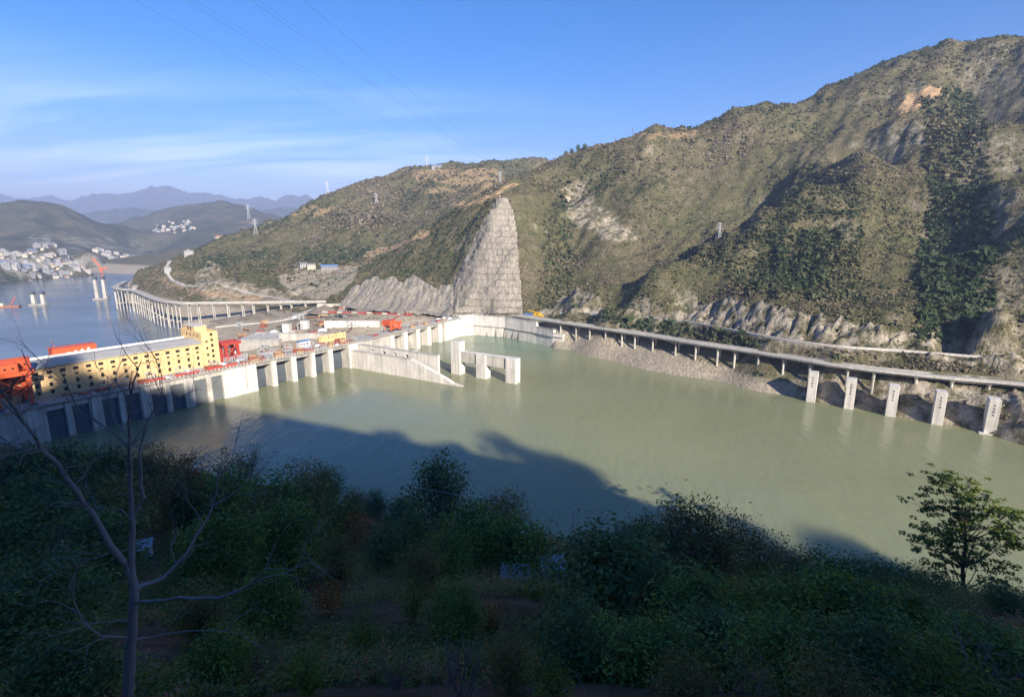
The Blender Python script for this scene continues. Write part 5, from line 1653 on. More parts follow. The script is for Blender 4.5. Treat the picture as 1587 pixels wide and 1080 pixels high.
def crown_mesh(name, rng, shape, nclump, per, leaf, mat, aspect=0.5, clump_r=0.22, shell=0.55, flat=0.8, up=0.4, tintsd=0.16):
    """a crown about 1 high and 1 wide, centre at 0.5: leaf clumps spread through its volume"""
    P = []
    while len(P) < nclump:
        v = rng.uniform(-1, 1, 3)
        r = np.linalg.norm(v)
        if r > 1 or r < shell * rng.uniform(0.2, 1):
            continue
        if shape == 'round': w_ = 1.0
        elif shape == 'cone': w_ = np.clip(0.95 - 0.62 * (v[2] + 1) / 2, 0.15, 1)
        elif shape == 'vase': w_ = 0.45 + 0.55 * (v[2] + 1) / 2
        else: w_ = 1.0
        ang = math.atan2(v[1], v[0])
        lob = 0.82 + 0.3 * math.sin(3 * ang + v[2] * 2.2 + nclump) * math.cos(2 * ang - 1.3 * v[2])
        P.append((v[0] * 0.5 * w_ * lob, v[1] * 0.5 * w_ * lob, 0.5 + 0.48 * v[2]))
    P = np.array(P)
    Cc, nn, tt = [], [], []
    for p in P:
        k = max(3, int(per * rng.uniform(0.5, 1.4)))
        off = rng.normal(size=(k, 3)) * clump_r * 0.42 * np.array([1, 1, flat])
        Cc.append(p + off)
        out = (p - np.array([0, 0, 0.42])) * 1.6 + off * 2.5
        nn.append(out)
        base = 0.42 + 0.27 * rng.normal()
        tt.append(np.clip(base + rng.normal(size=k) * tintsd, 0, 1))
    Cc, nn, tt = np.concatenate(Cc), np.concatenate(nn), np.concatenate(tt)
    nn /= np.linalg.norm(nn, axis=1)[:, None] + 1e-9
    sz = leaf * rng.uniform(0.6, 1.35, len(Cc))
    V, Fq = leaf_quads(Cc, sz, rng, aspect, nn, 0.75, up)
    me = fast_mesh(name, V, Fq, {'tint': np.repeat(tt, 4)})
    me.materials.append(mat)
    return me, P
def limb_mesh(name, rng, P, mat, trunk_r=0.022, n_limb=14, start=0.12):
    m = MB()
    lean = rng.normal(size=2) * 0.03
    spine = [(lean[0] * t * t, lean[1] * t * t, t * 0.78 - 0.1) for t in np.linspace(0, 1, 6)]
    m.tube(spine, [trunk_r * (1 - 0.75 * t) for t in np.linspace(0, 1, 6)], 7)
    for p in P[rng.permutation(len(P))[:n_limb]]:
        t = np.clip(p[2] * 0.75 - 0.08, start, 0.7)
        b = np.array([lean[0] * t * t, lean[1] * t * t, t * 0.78 - 0.1])
        mid = (b + p) / 2 + np.array([0, 0, -0.03]) + rng.normal(size=3) * 0.015
        m.tube([b, mid, p], [trunk_r * 0.45, trunk_r * 0.28, trunk_r * 0.08], 5, False)
    me = m.mesh(name, [mat])
    return me
def twig_mesh(name, rng, mat, spread=0.5, n_main=9, depth=3, r0=0.012):
    m = MB()
    ends = []
    def grow(p, d, L, r, lev):
        q = p + d * L
        mid = p + d * L * 0.5 + rng.normal(size=3) * L * 0.06
        m.tube([p, mid, q], [r, r * 0.8, r * 0.55], 4 if lev else 5, False)
        if lev == 0:
            ends.append(q)
            return
        for _ in range(rng.integers(2, 5)):
            dd = d + rng.normal(size=3) * 0.48
            dd[2] += 0.22
            dd /= np.linalg.norm(dd)
            grow(p + d * L * rng.uniform(0.45, 1.0), dd, L * rng.uniform(0.5, 0.75), r * 0.55, lev - 1)
    for k in range(n_main):
        a = 2 * math.pi * k / n_main + rng.uniform(-0.3, 0.3)
        d = np.array([math.cos(a) * spread, math.sin(a) * spread, 1.0])
        d /= np.linalg.norm(d)
        grow(np.array([0, 0, -0.06]), d, rng.uniform(0.32, 0.46), r0, depth)
    return m.mesh(name, [mat]), np.array(ends)
g = np.random.default_rng(3)
TREES = {}
def make_kind(key, n, shape, nclump, per, leaf, mat, bark, **kw):
    TREES[key] = []
    for i in range(n):
        cm, P = crown_mesh('crown', g, shape, nclump, per, leaf, M[mat], **kw)
        TREES[key].append((cm, limb_mesh('trunk', g, P, M[bark])))
make_kind('green', 3, 'round', 170, 26, 0.052, 'leaf_green', 'bark')
make_kind('dark', 3, 'round', 165, 26, 0.050, 'leaf_dark', 'bark')
make_kind('olive', 3, 'vase', 165, 26, 0.044, 'leaf_olive', 'bark', aspect=0.4)
make_kind('pale', 2, 'vase', 70, 22, 0.060, 'leaf_pale', 'bark', aspect=0.42)
make_kind('dry', 2, 'round', 60, 22, 0.055, 'leaf_dry', 'twig', aspect=0.5)
make_kind('big', 3, 'round', 190, 34, 0.044, 'leaf_green', 'bark', clump_r=0.17)
make_kind('bigdark', 3, 'round', 190, 34, 0.042, 'leaf_dark', 'bark', clump_r=0.17)
TREES['twiggy'] = []
for i in range(3):
    tm, ends = twig_mesh('trunk', g, M['twig'], 0.42, 8, 3, 0.010)
    Cc = np.repeat(ends, 5, 0) + g.normal(size=(len(ends) * 5, 3)) * 0.03
    V, Fq = leaf_quads(Cc, 0.030 * g.uniform(0.6, 1.4, len(Cc)), g, 0.4)
    cm = fast_mesh('crown', V, Fq, {'tint': np.repeat(np.clip(g.normal(0.5, 0.2, len(Cc)), 0, 1), 4)})
    cm.materials.append(M['leaf_olive'])
    TREES['twiggy'].append((cm, tm))
TREES['bare'] = [(None, twig_mesh('branches', g, M['twig'], 0.45, 6, 3, 0.010)[0]) for _ in range(2)]
def nh(x, y):
    return float(near_height(np.array([x]), np.array([y]))[0])
placed = []
def plant(kind, px, pytop, Y, wpx, label, group, name=None, cat='tree', h=None):
    ratio = {'twiggy': 1.15, 'bare': 1.4, 'olive': 1.1, 'pale': 1.2}.get(kind, 0.95)
    if wpx > 120: ratio = 0.75
    best = None
    for Yc in Y * np.linspace(0.6, 1.35, 26):          # stand it where its height suits its width
        p = aty(px, pytop, Yc)
        gnd = nh(p[0], Yc)
        if gnd < 0.8: continue
        wid = wpx * np.linalg.norm(p - np.array([0, 0, CAMZ])) / F * 0.95
        e = abs(math.log(max(p[2] - gnd, 0.3) / (wid * ratio))) + 0.25 * abs(math.log(Yc / Y))
        if best is None or e < best[0]:
            best = (e, Yc, p, gnd, wid)
    _, Y, p, gnd, wid = best
    H = max(p[2] - gnd, 0.8)
    wid = min(wid, H * 1.9) * 1.08
    H *= 1.06
    k = random.randrange(len(TREES[kind]))
    cm, tm = TREES[kind][k]
    o = empty(name or 'tree', (p[0], Y, gnd), random.uniform(0, 6.28), label, cat, group)
    o.scale = (wid, wid, H)
    if tm is not None:
        put('trunk', tm, None, o)
    if cm is not None:
        put('crown', cm, None, o)
    placed.append((label[:40], round(H, 1), round(wid, 1)))
    return o
G1, G2 = 'trees on the near slope above the water', 'shrubs on the shaded near slope'
for a in [
    ('twiggy', 360, 664, 168, 100, 'bushy grey twigged tree standing against the water left of the pole', G1),
    ('dark', 25, 700, 165, 70, 'dark green tree at the left edge below the dam abutment', G1),
    ('dark', 95, 690, 170, 90, 'dark green tree below the first trash rack', G1),
    ('dark', 165, 698, 165, 75, 'dark green tree below the second trash rack', G1),
    ('olive', 232, 692, 160, 70, 'olive tree just right of the bare leader branch by the intake bays', G1),
    ('dry', 290, 705, 150, 62, 'rusty orange leaved tree left of the grey twigged tree', G1),
    ('olive', 270, 730, 130, 90, 'brownish bush under the rusty orange tree', G2),
    ('green', 330, 735, 120, 100, 'green tree below the rusty orange tree', G1),
    ('green', 425, 742, 120, 110, 'dense green tree under the small pole by the shore', G1),
    ('olive', 470, 722, 150, 95, 'olive topped tree at the shore right of the small pole', G1),
    ('dark', 505, 727, 155, 50, 'small dark tree at the shore beside the olive topped tree', G1),
    ('pale', 522, 764, 95, 75, 'yellowish green leafy tree left of the middle shoreline', G1),
    ('dark', 580, 762, 140, 42, 'small dark round bush on the middle shoreline', G2),
    ('olive', 548, 758, 140, 50, 'russet olive bush left of the small dark round bush', G2),
    ('dark', 625, 772, 135, 60, 'low dark bushy tree on the shore left of the round tree', G1),
    ('dark', 680, 717, 135, 98, 'tall round dark tree standing alone against the shaded water', G1),
    ('olive', 778, 768, 118, 95, 'brown topped olive tree right of the tall round tree', G1),
    ('green', 735, 790, 100, 110, 'dense green tree in front of the tall round tree', G1),
    ('green', 805, 808, 90, 105, 'dense green tree left of the white roof', G1),
    ('dry', 850, 826, 120, 55, 'dark brown leaved bush left of the utility pole', G2),
    ('olive', 925, 838, 105, 50, 'low olive bush right of the utility pole', G2),
    ('bare', 970, 786, 118, 60, 'thin leafless sapling left of the grey twigged clump', G1),
    ('twiggy', 1020, 772, 112, 100, 'grey twigged sparse tree, left one of the clump by the water', G1),
    ('olive', 1072, 780, 108, 120, 'grey green bushy tree, middle one of the clump by the water', G1),
    ('olive', 1128, 800, 104, 105, 'grey green bushy tree, right one of the clump by the water', G1),
    ('olive', 1178, 828, 95, 95, 'rounded grey green tree at the right end of the twigged clump', G1),
    ('dark', 1290, 862, 82, 85, 'dark bushy tree under the feather shaped shadow on the water', G1),
    ('dark', 1352, 872, 78, 85, 'dark bushy tree left of the small domed tree', G1),
    ('dark', 1412, 880, 74, 62, 'small domed blue green tree left of the tall sunlit tree', G1),
    ('dark', 1460, 892, 70, 60, 'dark bush at the foot of the tall sunlit tree', G2),
    ('dark', 1565, 915, 62, 90, 'dark bush at the right edge below the tall sunlit tree', G2),
    ('bigdark', 965, 842, 42, 250, 'very large dark green bush in the middle foreground', G2),
    ('big', 1085, 895, 36, 150, 'green bush right of the very large dark green bush', G2),
    ('bigdark', 885, 925, 30, 110, 'dark leafy bush left below the very large bush', G2),
    ('dry', 1142, 903, 44, 56, 'small orange leaved bush between the green bushes', G2),
    ('big', 1215, 905, 30, 150, 'fresh green bush in the right foreground, left one', G2),
    ('big', 1320, 900, 28, 170, 'fresh green bush in the right foreground, middle one', G2),
    ('big', 1420, 935, 26, 130, 'fresh green bush in the right foreground, right one', G2),
    ('pale', 1350, 905, 30, 60, 'pale yellow green shoots above the right foreground bushes', G2),
    ('bigdark', 40, 770, 60, 150, 'dark leafy tree at the left edge behind the leafless tree', G1),
    ('bigdark', 130, 800, 48, 140, 'dark leafy tree behind the trunk of the leafless tree', G1),
    ('big', 330, 800, 62, 120, 'green bushy tree right of the leafless tree', G1),
    ('big', 440, 790, 70, 120, 'green bushy tree above the red earth patch', G1),
    ('olive', 520, 835, 60, 80, 'olive bush above the red earth patch', G2),
    ('olive', 650, 850, 62, 90, 'olive bush on the slope below the round tree', G2),
    ('dark', 600, 815, 90, 80, 'dark bush on the slope below the middle shoreline', G2),
    ('green', 700, 835, 75, 80, 'green bush on the slope left of the white roof', G2),
    ('bare', 715, 950, 16, 120, 'leafless sapling in the lower middle foreground', G1),
    ('bare', 1540, 960, 18, 120, 'pale leafless shrub at the lower right', G2),
    ('bigdark', 20, 900, 22, 150, 'dark leafy shrub at the lower left corner', G2),
    ('twiggy', 800, 945, 26, 80, 'twiggy grey shrub below the white roof', G2),
    ('big', 1540, 985, 20, 130, 'leafy bush at the lower right corner', G2),
    ('pale', 640, 900, 40, 60, 'pale leaved shrub in the centre of the slope', G2),
    ('pale', 270, 840, 40, 50, 'pale leaved shrub right of the leafless trunk', G2),
    ('bigdark', 900, 958, 22, 150, 'dark bush in the bottom row, directly below the white roof', G2),
    ('big', 1010, 972, 20, 165, 'green bush in the bottom row below the very large dark bush', G2),
    ('bigdark', 1125, 962, 22, 165, 'dark bush in the bottom row under the small orange bush', G2),
    ('big', 1245, 978, 18, 170, 'green bush in the bottom row right of the small orange bush', G2),
    ('bigdark', 1370, 985, 17, 165, 'dark bush in the bottom row left of the tall right tree', G2),
    ('pale', 1465, 1000, 15, 110, 'yellow green bush in the bottom row under the tall right tree', G2),
    ('olive', 1060, 1022, 12.5, 110, 'olive weed clump at the bottom edge right of the middle', G2),
    ('olive', 1300, 1030, 12, 120, 'olive weed clump at the bottom edge in the right third', G2),
    ('bigdark', 55, 860, 32, 150, 'dark bush at the left edge level with the fork of the leafless tree', G2),
    ('olive', 300, 905, 28, 85, 'olive bush under the right limb of the leafless tree', G2),
    ('big', 415, 895, 32, 100, 'green bush at the tip of the low right limb', G2),
    ('pale', 560, 948, 20, 65, 'pale green weed clump beside the red earth patch', G2),
    ('big', 705, 915, 32, 95, 'green bush left below the low pale shed', G2),
    ('olive', 790, 990, 15, 85, 'olive weed clump near the bottom in the middle', G2),
    ('pale', 470, 1002, 13, 70, 'pale weed clump at the bottom left of the middle', G2),
    ('big', 330, 985, 14.5, 95, 'green weed clump at the bottom right of the leafless trunk', G2),
    ('bigdark', 100, 985, 13.5, 130, 'dark weed clump at the bottom left of the leafless trunk', G2),
    ('pale', 855, 1022, 11.5, 80, 'pale leafy weed at the bottom edge in the middle', G2),
    ('pale', 828, 893, 44, 34, 'light green sapling between the white roof and the low shed', G2),
    ('twiggy', 1045, 790, 104, 110, 'grey twigged tree in front of the bushy clump by the water', G1),
    ('dark', 1000, 812, 96, 95, 'dark tree under the left end of the bushy clump', G1),
    ('olive', 1230, 858, 86, 80, 'olive tree between the bushy clump and the dark bushes', G1),
    ('dry', 250, 760, 100, 60, 'orange brown leaved shrub left of the green bushy tree', G2),
    ('dry', 545, 800, 100, 55, 'orange brown shrub below the yellowish green tree', G2),
    ('olive', 400, 770, 90, 80, 'olive tree under the dense green tree by the small pole', G1),
    ('dark', 60, 735, 120, 110, 'dark tree in the second row at the left edge', G1),
    ('olive', 180, 745, 110, 90, 'olive tree in the second row behind the leafless tree', G1),
    ('dark', 640, 795, 110, 85, 'dark tree in the second row below the low shore tree', G1),
    ('olive', 905, 862, 80, 60, 'olive bush in the second row right of the white roof', G2),
    ('dry', 505, 905, 34, 50, 'brown leaved shrub above the red earth', G2),
    ('dry', 755, 935, 28, 55, 'rusty leaved shrub left of the twiggy grey shrub', G2),
    ('twiggy', 400, 955, 20, 90, 'grey twiggy shrub at the end of the low limbs', G2),
    ('twiggy', 1180, 1010, 14, 110, 'grey twiggy weed at the bottom right of the middle', G2),
    ('twiggy', 610, 985, 15, 80, 'grey twiggy weed at the bottom left of the middle', G2),
]:
    plant(a[0], a[1], a[2], a[3], a[4], a[5], a[6], 'shrub' if a[6] == G2 else 'tree', 'shrub' if a[6] == G2 else 'tree')
SHEDS = []
M['shedroof'] = paint('pale_shed_roof', (0.30, 0.31, 0.34), 0.6, 0.6, (0.16, 0.15, 0.15), 1.6)
def ground_hit(px, py):
    Ys = np.linspace(8, 220, 900)
    d = ray(px, py)
    zr = CAMZ + d[2] / d[1] * Ys
    zg = near_height(d[0] / d[1] * Ys, Ys)
    i = int(np.argmax(zg > zr))
    return float(Ys[i])
def shed(px, py, Y, L_, Wd, H, rz, label):
    Y = ground_hit(px, py)
    p = aty(px, py, Y)
    g_ = nh(p[0], Y)
    o = empty('shed', (p[0], Y, g_), rz, label, 'shed')
    SHEDS.append((p[0], Y))
    MB().box(-L_ / 2, L_ / 2, -Wd / 2, Wd / 2, -1, H).build('wall', M['greyhouse'], o)
    MB().hexa([(-L_ / 2 - 0.3, -Wd / 2 - 0.3, H - 0.25), (L_ / 2 + 0.3, -Wd / 2 - 0.3, H - 0.25), (L_ / 2 + 0.3, Wd / 2 + 0.3, H + 0.5), (-L_ / 2 - 0.3, Wd / 2 + 0.3, H + 0.5), (-L_ / 2 - 0.3, -Wd / 2 - 0.3, H - 0.1), (L_ / 2 + 0.3, -Wd / 2 - 0.3, H - 0.1), (L_ / 2 + 0.3, Wd / 2 + 0.3, H + 0.65), (-L_ / 2 - 0.3, Wd / 2 + 0.3, H + 0.65)]).build('roof', M['shedroof'], o)
    MB().box(-0.4, 0.4, -Wd / 2 - 0.05, -Wd / 2 - 0.005, 0, H * 0.8).build('door', M['timber'], o)
shed(856, 898, 60, 3.4, 2.2, 2.3, 0.15, 'small shed with a pale white roof among bushes in the middle')
shed(798, 905, 58, 3.2, 1.6, 1.6, -0.1, 'low pale shed half hidden left of the white roof')
shed(222, 862, 62, 2.6, 2.2, 2.0, 0.4, 'tiny pale shed behind the leafless trunk')
shed(352, 862, 66, 2.2, 2.0, 1.6, 0.1, 'tiny pale shed behind the right limb of the leafless tree')
# low scrub trees filling the slope between them: a mass nobody could count
def near_mass(name, n, ylo, yhi, pxlo, pxhi, hgt, leafsz, per, seed, mat, label, clear=None):
    r = np.random.default_rng(seed)
    Y = np.exp(r.uniform(np.log(ylo), np.log(yhi), n))
    px = r.uniform(pxlo, pxhi, n)
    x = (px - CX) / F * Y * 1.12
    z = near_height(x, Y)
    ok = z > 1.5
    dens = fbm(x / 9, Y / 9, 19, 3)
    ok &= dens > (0.44 if clear is None else clear)
    for (sx_, sy_) in SHEDS:               # people keep the ground open round their sheds
        ok &= ~((np.abs(x - sx_ * Y / sy_) < 2.0 * Y / sy_) & (Y > sy_ - 16) & (Y < sy_ + 4))
    x, Y, z, dens = x[ok], Y[ok], z[ok], dens[ok]
    n = len(x)
    sc = (0.6 + 1.1 * r.random(n)) * (0.5 + dens)
    hh = hgt[0] + (hgt[1] - hgt[0]) * np.clip((Y - ylo) / (yhi - ylo), 0, 1)
    R = hh * sc
    k = per
    v = r.normal(size=(n, k, 3))
    v /= np.linalg.norm(v, axis=2)[:, :, None]
    v[:, :, 2] = np.abs(v[:, :, 2])
    rad = r.uniform(0.35, 1.0, (n, k, 1))
    lobe = 1 + 0.35 * np.sin(v[:, :, :1] * 5 + np.arange(n)[:, None, None])
    Cc = np.stack([x, Y, z], -1)[:, None, :] + v * rad * lobe * R[:, None, None] * np.array([0.75, 0.75, 1.0])
    Cc[:, :, 2] += 0.05
    sz = np.repeat(leafsz[0] + (leafsz[1] - leafsz[0]) * np.clip((Y - ylo) / (yhi - ylo), 0, 1), k) * r.uniform(0.55, 1.4, n * k)
    V, Fq = leaf_quads(Cc.reshape(-1, 3), sz, r, 0.42, v.reshape(-1, 3), 0.8, 0.35)
    plantt = np.clip(r.normal(0.48, 0.24, n) + (fbm(x / 12, Y / 12, 23, 2) - 0.5) * 1.0, 0, 1)
    tint = np.clip(np.repeat(plantt, k) + r.normal(size=n * k) * 0.09, 0, 1)
    o = put(name, fast_mesh(name, V, Fq, {'tint': np.repeat(tint, 4)}), mat)
    tag(o, label, 'undergrowth', kind='stuff')
    return o
near_mass('slope_scrub', 8500, 32, 225, -90, 1680, (1.3, 3.4), (0.15, 0.5), 56, 31, M['leaf_mixed'], 'tangled low scrub covering the near slope', 0.36)
near_mass('undergrowth', 8000, 6.5, 36, -120, 1720, (0.28, 1.0), (0.10, 0.24), 30, 37, M['leaf_mixed'], 'leafy weeds and seedlings on the near earth slope', 0.48)
# dry stalks and fallen twigs among the weeds
r = np.random.default_rng(77)
m = MB()
n = 1500
Y = np.exp(r.uniform(np.log(6.5), np.log(34), n))
x = (r.uniform(-60, 1650, n) - CX) / F * Y * 1.15
z = near_height(x, Y)
for i in range(n):
    d = r.normal(size=3) * np.array([1, 1, 0.5]) + np.array([0, 0, 0.5])
    d /= np.linalg.norm(d)
    L = r.uniform(0.25, 0.9) * (0.6 + Y[i] / 25)
    p = np.array([x[i], Y[i], z[i]])
    bend = r.normal(size=3) * 0.12 * L
    m.tube([p, p + d * L * 0.5 + bend, p + d * L], [0.006 + Y[i] * 0.0002, 0.005 + Y[i] * 0.00015, 0.002], 3, False)
o = m.build('dry_stalks', M['twig'])
tag(o, 'dry stalks and fallen twigs scattered over the near slope', 'undergrowth', kind='stuff')

# ---------------------------------------------------------------- the leafless tree at the left
TY = 7.2
def tp(px, py, dy=0.0):
    return aty(px, py, TY + dy)
lt = empty('leafless_tree', tp(197, 1085), 0, 'tall leafless grey tree with spreading branches at the left foreground', 'tree')
lL = np.array(lt.location)
def branch(name, pts_, r0, r1, twigs=0, parent=None, seed=0):
    r = np.random.default_rng(seed + len(pts_) * 7)
    P = np.array([tp(*p) for p in pts_])
    n = len(P)
    # a finer, slightly crooked course
    fine = []
    for i in range(n - 1):
        for t in (0, 0.5):
            q_ = P[i] + (P[i + 1] - P[i]) * t
            fine.append(q_ + (r.normal(size=3) * 0.012 if (i or t) else 0))
    fine.append(P[-1])
    fine = np.array(fine)
    rad = 0.8 * np.linspace(r0, r1, len(fine)) * (1 + r.normal(size=len(fine)) * 0.04)
    m = MB().tube([p - lL for p in fine], list(rad), 9 if r0 > 0.03 else 6)
    def twig(p, d, L, rr, lev):
        a = p + d * L * 0.5 + r.normal(size=3) * L * 0.07
        b = a + (d + r.normal(size=3) * 0.25) * L * 0.5
        m.tube([p - lL, a - lL, b - lL], [rr, rr * 0.75, rr * 0.4], 4, False)
        if lev:
            for _ in range(2):
                dd = d + r.normal(size=3) * 0.55
                dd /= np.linalg.norm(dd)
                twig(a + (b - a) * r.random(), dd, L * 0.65, rr * 0.55, lev - 1)
    for _ in range(twigs):
        i = r.integers(len(fine) // 3, len(fine))
        i = min(i, len(fine) - 1)
        d = fine[i] - fine[max(i - 1, 0)]
        d = d / (np.linalg.norm(d) + 1e-9) + r.normal(size=3) * 0.55
        d[2] += 0.25
        d /= np.linalg.norm(d)
        twig(fine[i], d, r.uniform(0.3, 0.75), max(r1 * 0.8, 0.005), 2)
    return m.build(name, M['bark_grey'], parent or lt)
branch('trunk', [(196, 1110), (199, 1060), (203, 1003), (206.5, 944), (207.5, 910), (203, 878)], 0.105, 0.068)
b1 = branch('limb', [(203, 884, 0), (204.5, 840, 0.02), (204.5, 799, 0.02), (203.6, 750, 0), (203.6, 697, -0.05), (201, 650, -0.1), (203, 612, -0.15)], 0.062, 0.014, 7, seed=1)
branch('branch', [(205, 800, 0.02), (221, 773, 0.1), (219, 735, 0.15), (216, 697, 0.2), (226, 660, 0.3), (246, 622, 0.35)], 0.036, 0.008, 7, b1, 2)
branch('branch', [(203, 697, -0.05), (175, 672, -0.1), (140, 650, -0.15), (118, 632, -0.2), (104, 596, -0.2), (92, 574, -0.2)], 0.02, 0.006, 6, b1, 21)
branch('branch', [(203, 690, -0.05), (228, 655, 0.1), (252, 612, 0.2), (251, 585, 0.2)], 0.016, 0.005, 5, b1, 22)
branch('branch', [(203, 680, -0.05), (175, 650, 0.2), (168, 620, 0.25), (166, 584, 0.3)], 0.016, 0.005, 4, b1, 23)
b2 = branch('limb', [(205, 898, 0), (190, 868, -0.1), (170, 841, -0.2), (140.6, 795, -0.35), (119, 760, -0.45), (89.5, 722, -0.55), (68, 697, -0.65), (34, 654, -0.8), (13, 620, -0.9), (-4, 592, -1.0)], 0.064, 0.016, 8, seed=3)
branch('branch', [(68, 697, -0.65), (30, 696, -0.7), (-5, 686, -0.8)], 0.022, 0.012, 3, b2, 4)
branch('branch', [(34, 654, -0.8), (48, 628, -0.7), (60, 610, -0.6)], 0.016, 0.006, 3, b2, 5)
branch('branch', [(125, 768, -0.4), (112, 752, -0.1), (135, 735, 0.1)], 0.016, 0.006, 3, b2, 6)
b3 = branch('limb', [(208, 914, 0), (232, 905, 0.2), (255.6, 892, 0.35), (289.7, 854, 0.6), (319.5, 807, 0.85), (334, 768, 1.0), (341, 718, 1.1)], 0.046, 0.011, 8, seed=7)
branch('branch', [(330, 786, 0.95), (358, 768, 1.0), (386, 743, 1.1), (400, 722, 1.1)], 0.016, 0.005, 5, b3, 8)
branch('branch', [(315, 812, 0.8), (300, 790, 0.6), (289.7, 765, 0.5), (281, 731, 0.4)], 0.016, 0.005, 5, b3, 9)
b4 = branch('limb', [(208, 934, 0), (232, 930, -0.1), (255.6, 926.7, -0.2), (300, 928, -0.3), (341, 926, -0.4), (383, 909, -0.45), (410, 894, -0.5), (440, 890, -0.5), (472, 872, -0.5)], 0.036, 0.008, 7, seed=10)
branch('branch', [(383, 909, -0.45), (410, 878, -0.5), (440, 880, -0.6)], 0.012, 0.005, 3, b4, 11)
b5 = branch('limb', [(203, 989, 0), (180, 988, -0.3), (157.6, 986, -0.5), (132, 965, -0.7), (115, 935, -0.8), (108, 905, -0.9)], 0.026, 0.008, 5, seed=12)
branch('branch', [(203, 962, 0), (170, 963, -0.2), (136, 966, -0.4)], 0.02, 0.007, 3, lt, 13)
branch('limb', [(205, 992, 0), (230, 988, 0.2), (255.6, 982, 0.4), (324, 976, 0.6), (375, 983, 0.8)], 0.022, 0.006, 5, seed=14)
branch('branch', [(204, 850, 0), (180, 855, 0.1), (140, 866, 0.2), (95, 880, 0.3)], 0.016, 0.005, 4, lt, 15)
branch('branch', [(204, 800, 0), (186, 790, 0.2), (150, 786, 0.3)], 0.014, 0.005, 3, lt, 16)

# ---------------------------------------------------------------- the tall tree at the right whose top stands clear
RY = 106.0
RK = RY / 31.0
rt = empty('broadleaf_tree', (*aty(1497, 950, RY)[:2], nh(*aty(1497, 950, RY)[:2])), 0, 'tall broadleaf tree with layered leaf sprays standing against the water at right', 'tree')
rL = np.array(rt.location)
r = np.random.default_rng(99)
def rp(px, py, dy=0.0):
    return aty(px, py, RY + dy)
trunk = [rL + np.array([0, 0, -2.0]), rL * 0.5 + rp(1494, 915) * 0.5, rp(1493, 915), rp(1492, 880), rp(1497, 840), rp(1495, 800), rp(1488, 765)]
m = MB().tube([np.array(p) - rL for p in trunk], [0.62, 0.54, 0.46, 0.37, 0.27, 0.18, 0.09], 9)
sprays = [(1450, 748, 26, 10), (1470, 745, 30, 12), (1500, 752, 32, 12), (1480, 770, 34, 14), (1510, 768, 28, 12), (1445, 790, 32, 13), (1470, 792, 30, 12), (1500, 790, 32, 13), (1530, 795, 28, 12), (1555, 792, 26, 11), (1572, 800, 20, 9),
          (1430, 830, 30, 13), (1455, 825, 32, 13), (1480, 822, 30, 12), (1520, 818, 34, 14), (1548, 822, 26, 11), (1575, 830, 24, 10), (1440, 848, 32, 13), (1470, 850, 30, 12), (1508, 845, 36, 15), (1540, 848, 30, 12), (1565, 838, 22, 9),
          (1455, 872, 26, 11), (1520, 870, 34, 14), (1550, 878, 30, 12), (1500, 868, 26, 12), (1535, 905, 34, 13), (1560, 915, 26, 10), (1470, 830, 26, 12), (1490, 805, 28, 12)]
Cc, NN, TT = [], [], []
for (sx, sy, w_, hh) in sprays:
    c = rp(sx, sy, r.normal() * 1.2 * RK)
    i = int(np.clip(np.searchsorted(-np.array([960, 915, 880, 840, 800, 765]), -sy - 30), 1, 5))
    base = np.array(trunk[i])
    mid = (base + c) / 2 + np.array([0, 0, -0.25 * RK])
    m.tube([base - rL, mid - rL, c - rL], [0.17, 0.11, 0.035], 5, False)
    R_ = w_ * RY / F * 1.1
    for _ in range(20):
        e = c + r.normal(size=3) * np.array([R_ * 0.5, R_ * 0.5, R_ * 0.26])
        m.tube([c - rL, e - rL], [0.035, 0.014], 3, False)
        # a whorl of long leaves at each twig end
        for q_ in range(13):
            a = 2 * math.pi * q_ / 13 + r.random()
            d = np.array([math.cos(a), math.sin(a), r.uniform(-0.35, 0.35)])
            Cc.append(e + d * 0.16 * RK)
            NN.append((d * 0.3 + np.array([0, 0, 1.0])))
            TT.append(0.45 + 0.2 * r.normal())
Cc, NN, TT = np.array(Cc), np.array(NN), np.clip(np.array(TT), 0, 1)
V, Fq = leaf_quads(Cc, 0.27 * RK * r.uniform(0.7, 1.3, len(Cc)), r, 0.36, NN, 0.45, 0.2, 0.2, 0.3)
m.build('trunk', M['bark'], rt)
cm = fast_mesh('crown', V - rL, Fq, {'tint': np.repeat(TT, 4)})
put('crown', cm, M['leaf_pale'], rt)

# ---------------------------------------------------------------- trees on the ridge behind the viewer, which throw the shadow edge
rr_ = random.Random(4)
ridge_ext = [(ridge[0][0] - 70, RIDGE_Y, ridge[0][2] + 4), (ridge[0][0] - 35, RIDGE_Y, ridge[0][2] + 2)] + ridge
for i in range(48):
    t = i / 47 * (len(ridge_ext) - 1)
    a, b = ridge_ext[int(t)], ridge_ext[min(int(t) + 1, len(ridge_ext) - 1)]
    u = t - int(t)
    x = a[0] + (b[0] - a[0]) * u + rr_.uniform(-3, 3)
    z = nh(x, RIDGE_Y)
    kind = rr_.choice(['green', 'dark', 'olive', 'green'])
    cm, tm = TREES[kind][rr_.randrange(len(TREES[kind]))]
    o = empty('ridge_tree', (x, RIDGE_Y + rr_.uniform(-5, 5), z - 0.5), rr_.uniform(0, 6), 'leafy tree on the ridge behind the viewer', 'tree', 'trees on the ridge behind the viewer')
    H = rr_.choice([4, 6, 7, 8, 9, 11, 14, 18])
    o.scale = (H * 1.15, H * 1.15, H)
    put('crown', cm, None, o)
    put('trunk', tm, None, o)

